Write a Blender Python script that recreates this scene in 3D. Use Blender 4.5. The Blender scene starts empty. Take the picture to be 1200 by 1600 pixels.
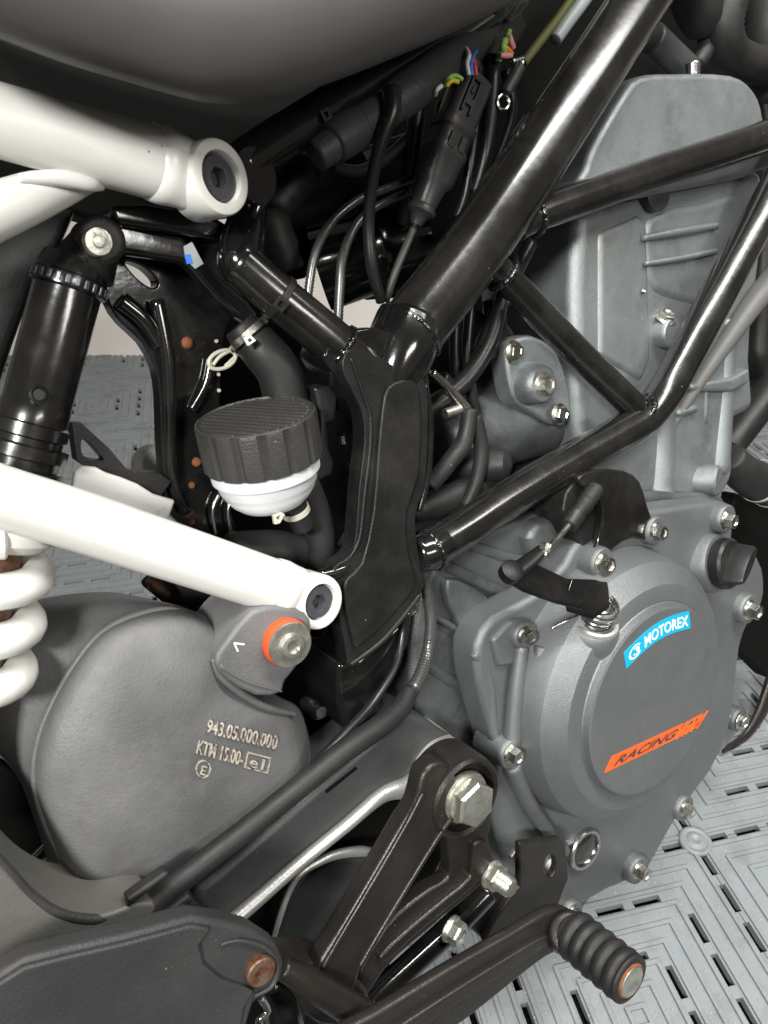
import bpy, bmesh, math, random
from mathutils import Vector, Matrix
random.seed(7)
sc = bpy.context.scene
PI = math.pi
# ------------------------------------------------------------------ camera
FOC = 1200.0                      # focal length in pixels of the 1200 x 1600 photograph
PITCH = math.radians(33)
CAM_H = 0.72                      # camera height over the floor
DIST = 0.52                       # camera to clutch cover
S = DIST / 0.6                    # unit of the bike's lateral depth axis
cd = bpy.data.cameras.new('camera'); cam = bpy.data.objects.new('camera', cd)
sc.collection.objects.link(cam); sc.camera = cam
cam.location = (0, 0, CAM_H); cam.rotation_euler = (PI/2 - PITCH, 0, 0)
cd.sensor_fit = 'VERTICAL'; cd.sensor_height = 24; cd.lens = 24 * FOC / 1600
cd.clip_start = 0.01; cd.clip_end = 50
cd.dof.use_dof = True; cd.dof.focus_distance = 0.50; cd.dof.aperture_fstop = 14
# ------------------------------------------------------------------ world, lamps, exposure
w = bpy.data.worlds.new('World'); sc.world = w; w.use_nodes = True
bg = w.node_tree.nodes['Background']; bg.inputs[0].default_value = (1.0, 0.92, 0.84, 1); bg.inputs[1].default_value = 0.13
def lamp(name, loc, target, sx, sy, power, col):
    l = bpy.data.lights.new(name, 'AREA'); l.shape = 'RECTANGLE'; l.size = sx; l.size_y = sy; l.energy = power; l.color = col
    o = bpy.data.objects.new(name, l); sc.collection.objects.link(o); o.location = loc
    d = Vector(target) - Vector(loc); o.rotation_euler = d.to_track_quat('-Z', 'Y').to_euler(); return o
lamp('ceiling_strip', (0.95, 0.22, 2.1), (0.951, 0.22, 0), 0.17, 2.2, 34, (1, 0.985, 0.95)).data.spread = math.radians(115)
lamp('fill_lamp', (-0.52, -1.45, 1.82), (0.12, 0.45, 0.42), 0.42, 0.30, 15.5, (1, 0.985, 0.95)).data.spread = math.radians(80)  # added fill standing in for bounce from behind the camera
lamp('fill_lamp_right', (1.25, -0.95, 1.40), (0.25, 0.45, 0.45), 0.7, 0.25, 13, (1, 0.97, 0.92))  # added fill from the right front, not a ceiling fixture
sc.view_settings.view_transform = 'Standard'; sc.view_settings.look = 'None'
sc.view_settings.exposure = 0.0; sc.view_settings.gamma = 1
# ------------------------------------------------------------------ the bike's own frame: X forward, Y away from us, Z up (it leans on its stand)
def c2w(r, u, f):
    return Vector((r, u*math.sin(PITCH) + f*math.cos(PITCH), u*math.cos(PITCH) - f*math.sin(PITCH)))
Yb = -c2w(.5656, -.1812, -.8045).normalized()
Xb = Yb.cross(Vector((0, 0, 1))).normalized(); Zb = Xb.cross(Yb)
Cw = c2w((1022-600)/FOC*DIST, (800-1101)/FOC*DIST, DIST) + Vector((0, 0, CAM_H))
ROT = Matrix((Xb, Yb, Zb)).transposed()
M = Matrix.Translation(Cw) @ ROT.to_4x4()
RI = ROT.transposed()
CB = RI @ (Vector((0, 0, CAM_H)) - Cw)
def PT(px, py, Y):
    d = RI @ c2w((px-600)/FOC, (800-py)/FOC, 1.0)
    t = (Y*S - CB.y) / d.y
    return CB + d*t, t
def P(px, py, Y): return PT(px, py, Y)[0]
def W(px, py, Y, wpx): return PT(px, py, Y)[1] * wpx / FOC
OUT = Vector((0, -1, 0)); XX = Vector((1, 0, 0)); UP = Vector((0, 0, 1))
# ------------------------------------------------------------------ materials
MATS = {}
def mat(name, col, rough=.5, metal=0., coat=0., bump=0., bscale=400., var=0., vscale=12., rvar=0., dust=0., dustcol=(.45,.43,.4), dscale=300., trans=0., spec=.5, stain=None, sss=0., grime=None):
    m = bpy.data.materials.new(name); m.use_nodes = True; nt = m.node_tree; N = nt.nodes; L = nt.links
    b = N['Principled BSDF']
    b.inputs['Base Color'].default_value = (*col, 1); b.inputs['Roughness'].default_value = rough; b.inputs['Metallic'].default_value = metal
    b.inputs['Coat Weight'].default_value = coat; b.inputs['Coat Roughness'].default_value = .12
    b.inputs['Transmission Weight'].default_value = trans; b.inputs['Specular IOR Level'].default_value = spec
    if sss: b.inputs['Subsurface Weight'].default_value = sss; b.inputs['Subsurface Radius'].default_value = (.01, .01, .01); b.inputs['Subsurface Scale'].default_value = .5
    tc = N.new('ShaderNodeTexCoord'); co = tc.outputs['Object']; cur = None
    def noise(sc_, det=4, ro=.55):
        n = N.new('ShaderNodeTexNoise'); n.inputs['Scale'].default_value = sc_; n.inputs['Detail'].default_value = det; n.inputs['Roughness'].default_value = ro
        L.new(co, n.inputs['Vector']); return n.outputs['Fac']
    def ramp(src, a, b_):
        r = N.new('ShaderNodeMapRange'); r.inputs['From Min'].default_value = a; r.inputs['From Max'].default_value = b_; L.new(src, r.inputs['Value']); return r.outputs['Result']
    def mix(fac, a, bcol):
        x = N.new('ShaderNodeMix'); x.data_type = 'RGBA'; L.new(fac, x.inputs['Factor'])
        if isinstance(a, tuple): x.inputs['A'].default_value = (*a, 1)
        else: L.new(a, x.inputs['A'])
        if isinstance(bcol, tuple): x.inputs['B'].default_value = (*bcol, 1)
        else: L.new(bcol, x.inputs['B'])
        return x.outputs['Result']
    cur = tuple(col)
    if var:
        cur = mix(ramp(noise(vscale, 6, .6), .3, .7), tuple(c*(1-var) for c in col), tuple(min(1, c*(1+var)) for c in col))
    if stain:
        scol, ssc, lo, hi = stain
        cur = mix(ramp(noise(ssc, 8, .7), lo, hi), cur, scol)
    if grime:
        gs, glo, ghi, gam, gcol = grime
        gm = N.new('ShaderNodeMath'); gm.operation = 'MULTIPLY'; L.new(ramp(noise(gs, 9, .72), glo, ghi), gm.inputs[0]); gm.inputs[1].default_value = gam
        cur = mix(gm.outputs[0], cur, gcol)
    if dust:
        v = N.new('ShaderNodeTexVoronoi'); v.inputs['Scale'].default_value = dscale; L.new(co, v.inputs['Vector'])
        spot = ramp(v.outputs['Distance'], .10, .04)
        keep = ramp(noise(dscale*.21, 2), .72-dust*.1, .78-dust*.1)
        mm = N.new('ShaderNodeMath'); mm.operation = 'MULTIPLY'; L.new(spot, mm.inputs[0]); L.new(keep, mm.inputs[1])
        cur = mix(mm.outputs[0], cur, dustcol)
        film = N.new('ShaderNodeMath'); film.operation = 'MULTIPLY'; L.new(ramp(noise(22, 7, .7), .45, .85), film.inputs[0]); film.inputs[1].default_value = .045*dust
        cur = mix(film.outputs[0], cur, dustcol)
    if not isinstance(cur, tuple): L.new(cur, b.inputs['Base Color'])
    if rvar:
        r = ramp(noise(45, 6, .65), .3, .7); q = N.new('ShaderNodeMapRange'); L.new(r, q.inputs['Value'])
        q.inputs['To Min'].default_value = max(.03, rough-rvar); q.inputs['To Max'].default_value = min(1, rough+rvar); L.new(q.outputs['Result'], b.inputs['Roughness'])
    if bump:
        bp = N.new('ShaderNodeBump'); bp.inputs['Strength'].default_value = bump; bp.inputs['Distance'].default_value = .0006
        L.new(noise(bscale, 3), bp.inputs['Height']); L.new(bp.outputs['Normal'], b.inputs['Normal'])
    MATS[name] = m; return m
RUST = (.16, .055, .017)
mat('frame_black', (.0072, .0067, .0061), .23, coat=.45, bump=.14, bscale=210, rvar=.07, dust=.9)
mat('plate_black', (.0065, .0065, .0065), .42, spec=.32, bump=.25, bscale=900, rvar=.08, dust=1.0)
mat('gloss_black', (.005, .005, .005), .13, coat=.5, bump=.2, bscale=120, dust=.8)
mat('white_paint', (.69, .688, .65), .34, grime=(40, .58, .8, .28, (.30, .26, .19)), bump=.1, bscale=120, var=.035, vscale=16, coat=.15, dust=1.0, dustcol=(.16, .13, .10), dscale=150)
mat('tank_grey', (.095, .09, .087), .5, bump=.12, bscale=1800, rvar=.05, var=.1, vscale=9, dust=.3)
mat('rubber', (.011, .011, .011), .55, spec=.4, bump=.2, bscale=700, rvar=.1, dust=.7)
mat('cable_black', (.009, .009, .009), .36, bump=.1, bscale=500, rvar=.08, dust=.5)
mat('plastic_black', (.010, .010, .010), .42, spec=.4, bump=.3, bscale=900, rvar=.1, dust=.7)
mat('shade_black', (.0025, .0024, .0022), .7, spec=.12)  # near-black colour standing in for deep shade between parts
mat('silencer', (.100, .101, .103), .55, grime=(24, .5, .75, .34, (.045, .044, .043)), bump=.45, bscale=700, var=.34, vscale=15, rvar=.12, dust=1.1, dustcol=(.34, .31, .26), stain=((.18, .17, .15), 17, .56, .88))
mat('alloy', (.26, .285, .29), .45, metal=.7, grime=(30, .52, .75, .55, (.07, .068, .062)), bump=.6, bscale=1300, var=.10, vscale=18, rvar=.08, dust=.8, dustcol=(.4, .37, .31), stain=((.30, .28, .23), 11, .6, .95))
mat('cover_alloy', (.165, .178, .180), .44, metal=.6, grime=(26, .55, .8, .4, (.075, .074, .070)), bump=.6, bscale=1500, var=.06, vscale=16, rvar=.06, dust=.8, dustcol=(.5, .46, .38))
mat('case_alloy', (.14, .155, .156), .44, metal=.65, grime=(30, .48, .7, .65, (.04, .036, .03)), bump=.6, bscale=1100, var=.15, vscale=18, rvar=.08, dust=.9)
mat('polished', (.55, .56, .55), .24, metal=1, bump=.1, rvar=.08)
mat('steel', (.52, .51, .46), .30, metal=1, bump=.3, bscale=500, var=.2, vscale=120, rvar=.12, stain=((.18, .12, .06), 150, .6, .85))
mat('zinc', (.52, .52, .46), .34, metal=.9, bump=.4, bscale=420, var=.25, vscale=140, rvar=.12, stain=((.24, .21, .12), 120, .55, .8))
mat('socket_steel', (.12, .125, .14), .42, metal=.7, bump=.3, bscale=600, rvar=.1)
mat('rust', RUST, .85, bump=.8, bscale=500, var=.4, vscale=200)
mat('rusty_steel', (.17, .13, .10), .5, metal=.6, bump=.6, bscale=400, stain=((.14, .045, .016), 160, .42, .6))
mat('brown_black', (.016, .0135, .0115), .33, metal=.25, bump=.35, bscale=900, rvar=.08, dust=.8)
mat('lever_black', (.021, .018, .0155), .36, metal=.3, bump=.3, bscale=800, rvar=.08, dust=.7)
mat('raw_cast', (.52, .52, .50), .42, metal=.75, bump=.3, bscale=700, rvar=.08, var=.1)
mat('mudguard', (.095, .092, .082), .5, bump=.4, bscale=700, var=.15, rvar=.08, dust=.6)
mat('swing_grey', (.046, .050, .050), .45, metal=.3, bump=.4, bscale=900, var=.15, rvar=.08, dust=.9)
mat('guard', (.026, .026, .027), .52, bump=.5, bscale=800, var=.12, rvar=.08, dust=.8)
mat('loom_grey', (.042, .042, .043), .55, bump=.4, bscale=600, rvar=.1, dust=.5)
mat('braid', (.13, .13, .125), .30, metal=.7, rvar=.1)
mat('pipe_grey', (.10, .098, .094), .5, bump=.2)
mat('cap_black', (.030, .029, .027), .42, bump=.5, bscale=900, rvar=.1, dust=1.1)
mat('fluid_white', (.63, .64, .66), .36, sss=.45, bump=.05, var=.03)
mat('orange_rubber', (.75, .09, .02), .5, var=.1)
mat('sticker_blue', (.005, .33, .52), .4); mat('sticker_orange', (.70, .10, .015), .45); mat('print_white', (.82, .84, .84), .45)
mat('letter_metal', (.50, .45, .38), .45, metal=.3, bump=.6, bscale=700, stain=((.10, .09, .08), 380, .48, .62))
mat('letter_dark', (.045, .04, .04), .5)
for nm, c in dict(wire_green=(.30, .62, .14), wire_orange=(.85, .28, .03), wire_pink=(.85, .35, .38), wire_blue=(.03, .16, .62), wire_red=(.6, .05, .03), wire_yellow=(.8, .62, .04), wire_white=(.75, .75, .72)).items(): mat(nm, c, .4)
mat('clamp_cream', (.55, .53, .44), .45, metal=.2); mat('grey_plastic', (.30, .33, .33), .45, bump=.2); mat('loom_olive', (.12, .125, .03), .6)
mat('tape_white', (.72, .72, .69), .5, bump=.5, bscale=90, var=.06, stain=((.35, .31, .24), 60, .6, .8)); mat('blue_mark', (.02, .16, .65), .4)
mat('glass_dark', (.02, .018, .01), .06, coat=.8); mat('tile_grey', (.205, .225, .235), .46, grime=(16, .48, .75, .6, (.07, .066, .06)), bump=.35, bscale=500, var=.08, vscale=9, rvar=.08, stain=((.22, .21, .19), 7, .55, .85), dust=.6, dustcol=(.62, .6, .54), dscale=90)
mat('connector', (.024, .024, .024), .42, bump=.2, bscale=900, rvar=.08, dust=.8)
mat('pip', (.30, .30, .275), .6, var=.3, vscale=60)
mat('tile_under', (.012, .012, .012), .8); mat('wall_plaster', (.80, .75, .70), .8, bump=.3, bscale=60, var=.06, vscale=5)
mat('wall_brown', (.20, .10, .045), .55, var=.2, vscale=3)
mat('tyre', (.02, .02, .02), .7, bump=.4)
# ------------------------------------------------------------------ mesh helpers
def cr(pts, sub, closed=False):
    n = len(pts); out = []
    if n < 3 and not closed:
        a, b = pts[0], pts[-1]; return [a.lerp(b, i/sub) for i in range(sub+1)]
    R = n if closed else n-1
    for i in range(R):
        if closed: p0, p1, p2, p3 = pts[(i-1) % n], pts[i], pts[(i+1) % n], pts[(i+2) % n]
        else: p0, p1, p2, p3 = pts[max(i-1, 0)], pts[i], pts[i+1], pts[min(i+2, n-1)]
        for k in range(sub):
            t = k/sub; t2 = t*t; t3 = t2*t
            out.append(.5*((2*p1) + (p2-p0)*t + (2*p0-5*p1+4*p2-p3)*t2 + (3*p1-p0-3*p2+p3)*t3))
    if not closed: out.append(pts[-1].copy())
    return out
def basis(ax):
    ax = ax.normalized(); a = UP if abs(ax.dot(UP)) < .9 else XX
    u = a.cross(ax).normalized(); return ax, u, ax.cross(u)
class MB:
    def __init__(s): s.v = []; s.f = []
    def rings(s, rings, closed=True, cap0=True, cap1=True):
        b = len(s.v); n = len(rings[0])
        for r in rings: s.v += [Vector(p) for p in r]
        for i in range(len(rings)-1):
            for j in range(n if closed else n-1):
                k = (j+1) % n; s.f.append((b+i*n+j, b+i*n+k, b+(i+1)*n+k, b+(i+1)*n+j))
        if closed and cap0: s.f.append(tuple(b+j for j in reversed(range(n))))
        if closed and cap1: s.f.append(tuple(b+(len(rings)-1)*n+j for j in range(n)))
        return s
    def tube(s, pts, rad, n=20, sub=7, ripple=None, flat=1.0, flatax=None, capr=.12):
        pts = [Vector(p) for p in pts]
        rr = list(rad) if isinstance(rad, (list, tuple)) else [rad]*len(pts)
        path = cr([Vector((*p, )) for p in pts], sub); rp = cr([Vector((r, 0, 0)) for r in rr], sub); rs = [v.x for v in rp]
        if ripple:                               # even resample for fine rings
            pitch, amp = ripple; acc = [0]
            for a, b in zip(path, path[1:]): acc.append(acc[-1] + (b-a).length)
            m = max(4, int(acc[-1]/pitch*2)); np_, nr = [], []; i = 0
            for k in range(m+1):
                d = acc[-1]*k/m
                while i < len(acc)-2 and acc[i+1] < d: i += 1
                t = (d-acc[i])/max(1e-9, acc[i+1]-acc[i]); np_.append(path[i].lerp(path[i+1], t)); nr.append((rs[i]*(1-t)+rs[i+1]*t)*(1+(amp if k % 2 else -amp)))
            path, rs = np_, nr
        T = [(path[min(i+1, len(path)-1)]-path[max(i-1, 0)]).normalized() for i in range(len(path))]
        _, u, v = basis(T[0])
        if flatax is not None: u = (flatax - T[0]*flatax.dot(T[0])).normalized(); v = T[0].cross(u)
        R = []
        for i, p in enumerate(path):
            u = (u - T[i]*u.dot(T[i])).normalized(); v = T[i].cross(u)
            R.append([p + (u*math.cos(2*PI*j/n)*flat + v*math.sin(2*PI*j/n))*rs[i] for j in range(n)])
        def shr(ring, c, k, off): return [c + (q-c)*k + off for q in ring]
        e = capr
        if e: R = [shr(R[0], path[0], 1-e, -T[0]*rs[0]*e)] + R + [shr(R[-1], path[-1], 1-e, T[-1]*rs[-1]*e)]
        return s.rings(R)
    def lathe(s, prof, c, ax=OUT, n=32, cap0=True, cap1=True, wob=None):
        ax, u, v = basis(ax); R = []
        for k, (r, h) in enumerate(prof):
            R.append([c + ax*h + (u*math.cos(2*PI*j/n) + v*math.sin(2*PI*j/n))*max(r, 1e-5)*(wob(j, k) if wob else 1) for j in range(n)])
        return s.rings(R, True, cap0, cap1)
    def slab(s, pts, ext, holes=()):             # polygon (with holes) pushed along ext
        bm = bmesh.new(); loops = []
        for lp in [pts, *holes]:
            vs = [bm.verts.new(p) for p in lp]; loops.append(vs)
            for a, b in zip(vs, vs[1:]+vs[:1]): bm.edges.new((a, b))
        b0 = len(s.v); bm.verts.index_update()
        if holes:
            bmesh.ops.triangle_fill(bm, use_beauty=True, edges=bm.edges[:]); fr = [[v.index for v in f.verts] for f in bm.faces]
        else: fr = [[v.index for v in loops[0]]]
        V0 = [v.co.copy() for v in bm.verts]; n = len(V0); s.v += V0 + [p+ext for p in V0]
        # orientation
        nrm = Vector(); 
        for a in fr:
            for i in range(1, len(a)-1): nrm += (V0[a[i]]-V0[a[0]]).cross(V0[a[i+1]]-V0[a[0]])
        for a in fr:
            s.f.append(tuple(b0+i for i in a)); s.f.append(tuple(b0+n+i for i in reversed(a)))
        for vs in loops:
            k = len(vs)
            for i in range(k):
                a, b = vs[i].index, vs[(i+1) % k].index; s.f.append((b0+b, b0+a, b0+n+a, b0+n+b))
        bm.free(); return s
    def box(s, c, hx, hy, hz):
        b = len(s.v)
        for i in (-1, 1):
            for j in (-1, 1):
                for k in (-1, 1): s.v.append(c + hx*i + hy*j + hz*k)
        for f in ((0,1,3,2),(4,6,7,5),(0,4,5,1),(2,3,7,6),(0,2,6,4),(1,5,7,3)): s.f.append(tuple(b+i for i in f))
        return s
    def hexbolt(s, c, r, h=None, ax=OUT, fl=1.35, rot=.2, dish=True):
        h = h or r*.9; ax_, u, v = basis(ax)
        s.lathe([(r*fl*.98, 0), (r*fl, h*.06), (r*fl*.97, h*.16), (r*1.02, h*.32), (r*.9, h*.34)], c, ax, 28, True, True)
        R = []
        for rr, hh in ((r, h*.3), (r, h*.86), (r*.9, h)): R.append([c + ax_*hh + (u*math.cos(rot+PI/3*j)+v*math.sin(rot+PI/3*j))*rr for j in range(6)])
        if dish:
            R.append([c + ax_*h + (u*math.cos(rot+PI/3*j)+v*math.sin(rot+PI/3*j))*r*.62 for j in range(6)])
            R.append([c + ax_*h*.86 + (u*math.cos(rot+PI/3*j)+v*math.sin(rot+PI/3*j))*r*.5 for j in range(6)])
        return s.rings(R)
    def sock(s, c, r, h, ax=OUT):                # socket-head screw: rim, recess, hex pocket
        s.lathe([(r, -h*.2), (r, h*.8), (r*.93, h), (r*.56, h)], c, ax, 32, True, False)
        ax_, u, v = basis(ax); R = []
        for rr, hh, m in ((r*.56, h, 0), (r*.50, h*.98, 1), (r*.46, h*.2, 1)):
            ring = []
            for j in range(36):
                a = 2*PI*j/36; k = 1
                if m: q = (a+.3) % (PI/3) - PI/6; k = .866/math.cos(q)
                ring.append(c + ax_*hh + (u*math.cos(a)+v*math.sin(a))*rr*k)
            R.append(ring)
        return s.rings(R, True, False, True)
COL = sc.collection
ORIG = Vector((-.1, .1, -.3))
def finish(o, me, m, bevel=None, sub=0, ang=38, recalc=True):
    if recalc:
        bm = bmesh.new(); bm.from_mesh(me); bmesh.ops.recalc_face_normals(bm, faces=bm.faces[:]); bm.to_mesh(me); bm.free()
    for p_ in me.polygons: p_.use_smooth = True
    if not sub: me.set_sharp_from_angle(angle=math.radians(ang))
    me.materials.append(MATS[m])
    if bevel:
        md = o.modifiers.new('bevel', 'BEVEL'); md.width = bevel; md.segments = 3; md.limit_method = 'ANGLE'; md.angle_limit = math.radians(32); md.use_clamp_overlap = True; md.harden_normals = False
        for e in me.edges: e.use_edge_sharp = False
        wn = o.modifiers.new('wn', 'WEIGHTED_NORMAL'); wn.keep_sharp = True
    if sub:
        md = o.modifiers.new('sub', 'SUBSURF'); md.levels = sub; md.render_levels = sub
def part(name, mb, m, parent=None, bevel=None, sub=0, label=None, ang=38):
    me = bpy.data.meshes.new(name); me.from_pydata([tuple(v) for v in mb.v], [], mb.f); me.update()
    o = bpy.data.objects.new(name, me); COL.objects.link(o)
    if parent is None: parent = BIKE
    o.parent = parent
    if parent is BIKE: o.location = -ORIG
    finish(o, me, m, bevel, sub, ang)
    if label: o['label'] = label
    return o
BIKE = bpy.data.objects.new('motorcycle', None); COL.objects.link(BIKE); BIKE.empty_display_size = .05
BIKE.matrix_world = M @ Matrix.Translation(ORIG)
BIKE['label'] = 'black and grey motorcycle with white subframe tubes, leaning on tiled floor'; BIKE['category'] = 'motorcycle'
def path(*pts): return [P(*p) for p in pts]
def rads(pts, w):
    if isinstance(w, (int, float)): w = [w]*len(pts)
    return [W(*p, d)/2 for p, d in zip(pts, w)]
def ptube(name, pts, w, m, parent=None, label=None, n=20, ripple=None, **k):
    mb = MB().tube([P(*p) for p in pts], rads(pts, w), n, ripple=ripple, **k)
    return part(name, mb, m, parent, label=label, ang=60)
def poly(pts, Y, sub=0):
    q = [P(*(p if len(p) == 3 else (*p, Y))) for p in pts]
    return cr(q, sub, True) if sub else q
def plate(name, pts, Y, th, m, parent=None, bevel=.002, sm=0, holes=(), label=None, mb=None):
    mb = mb or MB(); mb.slab(poly(pts, Y, sm), Vector((0, th*S, 0)), [poly(h, Y, 4) for h in holes])
    return part(name, mb, m, parent, bevel, label=label)
def bolt(px, py, Y, d, parent, m='steel', h=None, fl=1.35, rot=.2, name='bolt', label=None, ax=OUT):
    r = W(px, py, Y, d)/2; return part(name, MB().hexbolt(P(px, py, Y), r, h and W(px, py, Y, h), ax, fl, rot), m, parent, label=label, ang=25)
def mesh_text(s, size=1.0, font_scale=1.0):
    cu = bpy.data.curves.new('t', 'FONT'); cu.body = s; cu.size = size; cu.extrude = 0; cu.offset = 0.012; cu.resolution_u = 3
    o = bpy.data.objects.new('t', cu); COL.objects.link(o); dg = bpy.context.evaluated_depsgraph_get()
    me = bpy.data.meshes.new_from_object(o.evaluated_get(dg)); V = [v.co.copy() for v in me.vertices]; Fc = [tuple(p.vertices) for p in me.polygons]
    bpy.data.objects.remove(o); bpy.data.curves.remove(cu); bpy.data.meshes.remove(me); return V, Fc
def relief(V, Fc, fmap, ext):                    # flat glyph faces -> solid raised letters
    mb = MB(); n = len(V); mb.v = [fmap(v.x, v.y) for v in V]; mb.v += [p - ext for p in mb.v]
    from collections import Counter
    ec = Counter(); 
    for f in Fc:
        for a, b in zip(f, f[1:]+f[:1]): ec[tuple(sorted((a, b)))] += 1
    for f in Fc:
        mb.f.append(tuple(n+i for i in f)) 
        for a, b in zip(f, f[1:]+f[:1]):
            if ec[tuple(sorted((a, b)))] == 1: mb.f.append((a, b, n+b, n+a))
    return mb

# ================================================================== SETTING
TS = .01535; TL = 18*TS                          # ridge spacing, tile side
HUB = Vector((.322, .4807, 0)); TA = math.radians(13)
def tile_mesh():
    v = []; f = []; hw = TL/2; wS = .46*TS; th = .008
    def quadbox(pts, z0, z1):
        b = len(v); v.extend([(x, y, z1) for x, y in pts] + [(x, y, z0) for x, y in pts]); n = len(pts)
        f.append(tuple(range(b, b+n)))
        for i in range(n): j = (i+1) % n; f.append((b+j, b+i, b+n+i, b+n+j))
    def side(k, a0, a1, e0, e1, z0, z1):         # trapezoid piece on side k: along a, at distance e from the edge
        def tr(a, e):
            x, y = a, -hw+e
            for _ in range(k): x, y = -y, x
            return (x, y)
        quadbox([tr(a0[0], e0), tr(a1[0], e0), tr(a1[1], e1), tr(a0[1], e1)], z0, z1)
    gap = .0004
    for ring in range(3):
        e0 = ring*3*TS + wS/2; e1 = (ring+1)*3*TS - (wS/2 if ring < 2 else 0)
        for k in range(4): side(k, (-(hw-e0), -(hw-e1)), (hw-e0, hw-e1), e0, e1, -th, 0)
    PER, LEN = .0385, .0280
    for ring in range(3):                        # slot lines: bridges between the slots
        e = ring*3*TS; h = hw-e
        ns = max(1, int((2*h-.045)/PER)+1); sp = ns*PER-(PER-LEN); a = -sp/2; edges = [-h]
        for i in range(ns): edges += [a+i*PER, a+i*PER+LEN]
        edges.append(h)
        lo, hi = (0, wS/2) if ring == 0 else (e-wS/2, e+wS/2)
        for k in range(4):
            for i in range(0, len(edges), 2):
                a0, a1 = edges[i], edges[i+1]
                A0 = (a0-(e-lo), a0+(hi-e)) if i == 0 else (a0, a0); A1 = (a1+(e-lo), a1-(hi-e)) if i == len(edges)-2 else (a1, a1)
                side(k, A0, A1, lo+(gap if ring == 0 else 0), hi, -th, -.0002)
    for q in range(9):                           # raised ridges
        e = (q+.5)*TS; h = hw-e; rw = .12*TS
        for k in range(4):
            side(k, (-(h+rw), -(h-rw)), (h+rw, h-rw), e-rw, e+rw, -.001, .0022)
    npip = len(f)
    for q in range(1, 9):                        # grip pips
        e = q*TS; h = hw-e
        if q % 3 == 0: e += .3*TS
        n = int(2*h/(1.28*TS))
        for k in range(4):
            for i in range(n):
                a = -h + (i+.5)*2*h/n; x, y = a, -hw+e
                for _ in range(k): x, y = -y, x
                r = .0011; b = len(v)
                for j in range(6): v.append((x+r*math.cos(PI/3*j), y+r*math.sin(PI/3*j), -.0001))
                for j in range(6): v.append((x+r*.6*math.cos(PI/3*j), y+r*.6*math.sin(PI/3*j), .0009))
                for j in range(6): f.append((b+j, b+(j+1) % 6, b+6+(j+1) % 6, b+6+j))
                f.append(tuple(b+6+j for j in range(6)))
    me = bpy.data.meshes.new('floor_tile'); me.from_pydata(v, [], f); me.update(); me.materials.append(MATS['tile_grey']); me.materials.append(MATS['pip'])
    for i in range(npip, len(f)): me.polygons[i].material_index = 1
    return me
def structure(name, verts, faces, m, parent=None):
    me = bpy.data.meshes.new(name); me.from_pydata(verts, [], faces); me.update(); me.materials.append(MATS[m])
    o = bpy.data.objects.new(name, me); COL.objects.link(o); o['kind'] = 'structure'; return o
floor = structure('floor', [(-4, -2.5, -.016), (4, -2.5, -.016), (4, 1.83, -.016), (-4, 1.83, -.016)], [(0, 1, 2, 3)], 'tile_under')
floor['label'] = 'grey garage floor of slotted interlocking plastic tiles'; floor['category'] = 'floor'
tm = tile_mesh(); stud_mb = MB().lathe([(.0165, -.004), (.0165, .0012), (.0150, .0020), (.0125, .0021), (.0115, .0012), (.0095, .0016), (.0075, .0034), (.0045, .0036), (.003, .002), (.0001, .0018)], Vector((0, 0, 0)), UP, 28)
smesh = bpy.data.meshes.new('tile_stud'); smesh.from_pydata([tuple(q) for q in stud_mb.v], [], stud_mb.f); smesh.update(); smesh.materials.append(MATS['tile_grey'])
for p_ in smesh.polygons: p_.use_smooth = True
def cam_px(pw):
    d = Vector(pw) - Vector((0, 0, CAM_H)); fz = d.y*math.cos(PITCH) - d.z*math.sin(PITCH); u = d.y*math.sin(PITCH) + d.z*math.cos(PITCH)
    return (600+FOC*d.x/fz, 800-FOC*u/fz, fz) if fz > .05 else (9e9, 9e9, fz)
ca, sa = math.cos(TA), math.sin(TA)
for i in range(-9, 9):
    for j in range(-9, 9):
        lx, ly = (i+.5)*TL, (j+.5)*TL
        c = HUB + Vector((lx*ca-ly*sa, lx*sa+ly*ca, 0))
        cor = [HUB + Vector(((i+a)*TL*ca-(j+b)*TL*sa, (i+a)*TL*sa+(j+b)*TL*ca, 0)) for a in (0, 1) for b in (0, 1)]
        if min(q.y for q in cor) > 1.83 or min(q.y for q in cor) < -1.4 or abs(c.x) > 1.9: continue
        pj = [cam_px(q) for q in cor]
        seen = any(-250 < a < 1450 and -250 < b < 1900 for a, b, z in pj)
        if not seen: continue
        o = bpy.data.objects.new('floor_tile', tm); COL.objects.link(o); o.location = c; o.rotation_euler = (0, 0, TA + PI/2*((i*7+j*3) % 4)); o.parent = floor
        if -100 < pj[0][0] < 1300 and -100 < pj[0][1] < 1700:
            s_ = bpy.data.objects.new('tile_stud', smesh); COL.objects.link(s_); s_.location = cor[0] + Vector((0, 0, .0022)); s_.parent = floor
wall = structure('wall', [(-4, 1.83, -.1), (4, 1.83, -.1), (4, 1.83, 2.6), (-4, 1.83, 2.6), (-4, 1.93, -.1), (4, 1.93, -.1), (4, 1.93, 2.6), (-4, 1.93, 2.6)],
                 [(0, 1, 2, 3), (5, 4, 7, 6), (3, 2, 6, 7), (0, 4, 5, 1), (0, 3, 7, 4), (1, 5, 6, 2)], 'wall_plaster')
wall['label'] = 'pale plaster wall behind the motorcycle'; wall['category'] = 'wall'
# ================================================================== MOTORCYCLE
B = BIKE
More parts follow.
